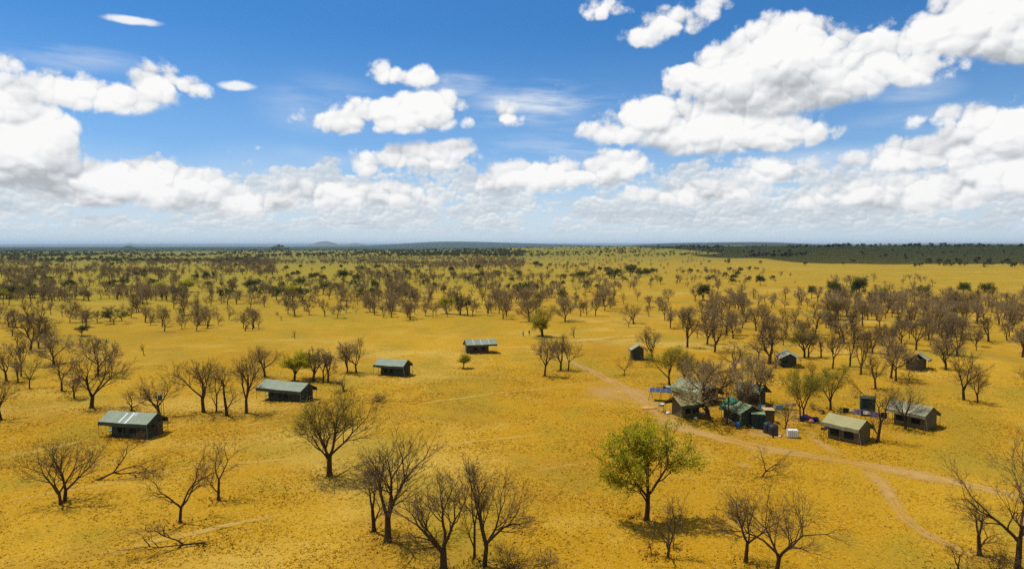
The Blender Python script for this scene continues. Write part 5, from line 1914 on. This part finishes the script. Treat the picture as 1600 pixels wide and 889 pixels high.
def join_np(name, meshes):
    V_, F_, MI, k = [], [], [], 0
    for i, me in enumerate(meshes):
        v = np.zeros(len(me.vertices) * 3, dtype=np.float32)
        me.vertices.foreach_get('co', v)
        f = np.zeros(len(me.loops), dtype=np.int32)
        me.loops.foreach_get('vertex_index', f)
        V_.append(v.reshape(-1, 3))
        if len(f) // len(me.polygons) == 3:
            f = f.reshape(-1, 3)
            f = np.hstack([f, f[:, 2:]])        # padded, trimmed below
        F_.append(f.reshape(-1, 4) + k)
        MI += [i] * len(me.polygons)
        k += len(v) // 3
    me = bpy.data.meshes.new(name)
    me.from_pydata(np.vstack(V_).tolist(), [], [tuple(dict.fromkeys(q)) for q in np.vstack(F_).tolist()])
    for m_ in meshes:
        me.materials.append(m_.materials[0])
    me.polygons.foreach_set('material_index', np.array(MI, dtype=np.int32))
    me.update()
    return me


def far_protos(name, specs):
    c = bpy.data.collections.new(name)
    for i, sp in enumerate(specs):
        pr = make_proto(*sp)
        me = join_np(name, [q[1] for q in pr['parts']])
        me.transform(Matrix.Diagonal((1 / pr['width'], 1 / pr['width'], 1, 1)))
        c.objects.link(bpy.data.objects.new(name, me))
    return c


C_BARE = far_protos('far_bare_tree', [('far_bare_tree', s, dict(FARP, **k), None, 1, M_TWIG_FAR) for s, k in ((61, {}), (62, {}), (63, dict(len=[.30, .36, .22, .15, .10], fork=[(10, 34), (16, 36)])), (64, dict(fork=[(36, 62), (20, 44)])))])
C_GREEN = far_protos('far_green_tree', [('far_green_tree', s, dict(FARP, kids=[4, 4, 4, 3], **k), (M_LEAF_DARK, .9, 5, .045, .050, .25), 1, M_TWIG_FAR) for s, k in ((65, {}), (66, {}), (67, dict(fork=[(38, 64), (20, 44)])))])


def scatter_nodes(coll):
    g = bpy.data.node_groups.new('scatter_trees', 'GeometryNodeTree')
    g.interface.new_socket('Geometry', in_out='INPUT', socket_type='NodeSocketGeometry')
    g.interface.new_socket('Geometry', in_out='OUTPUT', socket_type='NodeSocketGeometry')
    N_ = g.nodes.new
    gi, go = N_('NodeGroupInput'), N_('NodeGroupOutput')
    ci = N_('GeometryNodeCollectionInfo')
    ci.inputs['Collection'].default_value = coll
    ci.inputs['Separate Children'].default_value = True
    ip = N_('GeometryNodeInstanceOnPoints')
    ip.inputs['Pick Instance'].default_value = True

    def attr(nm, ty):
        a = N_('GeometryNodeInputNamedAttribute')
        a.data_type = ty
        a.inputs['Name'].default_value = nm
        return a.outputs['Attribute']

    g.links.new(gi.outputs[0], ip.inputs['Points'])
    g.links.new(ci.outputs[0], ip.inputs['Instance'])
    g.links.new(attr('pick', 'INT'), ip.inputs['Instance Index'])
    cx = N_('ShaderNodeCombineXYZ')
    g.links.new(attr('turn', 'FLOAT'), cx.inputs['Z'])
    g.links.new(cx.outputs[0], ip.inputs['Rotation'])
    g.links.new(attr('size', 'FLOAT_VECTOR'), ip.inputs['Scale'])
    g.links.new(ip.outputs[0], go.inputs[0])
    return g


def far_trees(name, coll, regions, label):
    pts, size = [], []
    for (x0, x1, y0, y1, cnt, hm) in regions:
        k = t_ = 0
        while k < cnt and t_ < cnt * 3:
            t_ += 1
            bx, by = frng.uniform(x0, x1), frng.uniform(y0, y1)
            # trees stand in drifts with open glades between
            cl = math.sin(bx * 0.021 + math.sin(by * 0.33) * 2.0) * math.sin(by * 0.31 + bx * 0.013 + 1.0) + 0.35 * math.sin(bx * 0.11 + by)
            if cl < frng.uniform(-0.9, 0.5):
                continue
            q = on_ground(bx, by)
            if q is None or q.y > 9000:
                continue
            k += 1
            if q.y < 640 and near_taken(q, 3.0):
                continue
            h = hm * frng.uniform(0.55, 1.25)
            w = h * frng.uniform(0.65, 1.0)
            pts.append(tuple(q))
            size.append((w, w, h))
    me = bpy.data.meshes.new(name)
    me.from_pydata(pts, [], [])
    n_ = len(pts)
    me.attributes.new('pick', 'INT', 'POINT').data.foreach_set('value', frng.randint(0, len(coll.objects), n_).astype(np.int32))
    me.attributes.new('turn', 'FLOAT', 'POINT').data.foreach_set('value', frng.uniform(0, 6.28, n_).astype(np.float32))
    me.attributes.new('size', 'FLOAT_VECTOR', 'POINT').data.foreach_set('vector', np.array(size, dtype=np.float32).ravel())
    o = tag(link(name, me), label, 'woodland', None, 'stuff')
    md = o.modifiers.new('scatter', 'NODES')
    md.node_group = scatter_nodes(coll)
    return o


far_trees('bare_woodland', C_BARE, [
    (-60, 300, 424, 474, 300, 6.4), (-80, 430, 408, 430, 640, 6.0), (230, 430, 404, 418, 520, 5.5),
    (300, 640, 424, 480, 220, 5.6), (600, 960, 432, 476, 210, 5.8), (560, 960, 416, 440, 320, 5.2), (380, 820, 403, 414, 1000, 5.2), (620, 820, 408, 420, 380, 5.2),
    (930, 1130, 416, 456, 80, 5.0), (1000, 1250, 424, 446, 30, 5.0), (1300, 1460, 436, 466, 26, 5.6), (1100, 1620, 462, 486, 110, 6.4), (1330, 1640, 470, 515, 60, 7.0),
    (760, 1100, 400, 416, 200, 4.0)],
    'mass of bare brown trees spread over the far plain')
far_trees('green_woodland', C_GREEN, [
    (-100, 820, 391, 402, 1900, 6.5), (-100, 420, 398, 412, 600, 5.8), (-60, 960, 410, 470, 230, 5.4), (960, 1260, 410, 446, 40, 5.0),
    (780, 1130, 386, 402, 520, 4.2), (1120, 1640, 388, 416, 45, 4.6), (1430, 1640, 408, 419, 40, 6.0), (1170, 1260, 394, 402, 70, 5.0), (1300, 1640, 384, 387, 90, 7.0), (1000, 1300, 385.5, 388, 100, 5.5),
    (424, 452, 383, 391, 160, 7.0)],
    'mass of small green trees toward the horizon')

# rank grass and litter round the feet of the nearer trees and tents
V_, T_ = [], []
spots = [(x, y, 0.35 * w ** .5 + .7, 70) for (x, y, w, h_) in TREE_AT if math.hypot(x, y) < 175]
for t_ in (TA, TB, TC, TD, TE, TF, TG, TH, TI, TJ, TK, TL, TM):
    for k in range(26):
        a = frng.uniform(0, 2 * PI)
        spots.append((t_.location.x + 3.4 * math.cos(a), t_.location.y + 3.4 * math.sin(a), 0.9, 14))
for (x, y, r_, n_) in spots:
    a = frng.uniform(0, 2 * PI, n_)
    q = np.abs(frng.normal(0, 1, n_)) * r_
    gx_, gy_ = x + q * np.cos(a), y + q * np.sin(a)
    gz_ = terrain(gx_, gy_)
    for b_ in range(2):
        th = frng.uniform(0, 2 * PI, n_)
        w_ = frng.uniform(.05, .16, n_)
        h_ = frng.uniform(.08, .28, n_)
        ln = frng.uniform(-.22, .22, (n_, 2))
        tri = np.stack([np.stack([gx_ + np.cos(th) * w_, gy_ + np.sin(th) * w_, gz_ - .03], 1), np.stack([gx_ - np.cos(th) * w_, gy_ - np.sin(th) * w_, gz_ - .03], 1), np.stack([gx_ + ln[:, 0], gy_ + ln[:, 1], gz_ + h_], 1)], 1)
        V_.append(tri.reshape(-1, 3))
        T_.append(np.repeat(frng.uniform(.1, .95, n_), 3))
V_, T_ = np.vstack(V_), np.concatenate(T_)
me = mesh_np('rank_grass', V_, np.arange(len(V_)).reshape(-1, 3), M_GRASS)
me.attributes.new('tint', 'FLOAT', 'POINT').data.foreach_set('value', T_.astype(np.float32))
tag(link('rank_grass', me), 'longer rough grass round tree feet and tent walls', 'grass', None, 'stuff')

# ------------------------------------------------------------------ air
hz = MB()
hz.box(-45000, 45000, -45000, 45000, -3.0, 150.0)
M_HAZE = bpy.data.materials.new('haze_air')
M_HAZE.use_nodes = True
t = M_HAZE.node_tree
t.nodes.clear()
out = t.nodes.new('ShaderNodeOutputMaterial')
pv = t.nodes.new('ShaderNodeVolumePrincipled')
pv.inputs['Color'].default_value = (0.57, 0.78, 1.0, 1)
pv.inputs['Density'].default_value = 3.2e-5
pv.inputs['Anisotropy'].default_value = 0.0
t.links.new(pv.outputs[0], out.inputs['Volume'])
tag(hz.build('haze', M_HAZE), kind='stuff', label='thin blue haze over the distant plain')
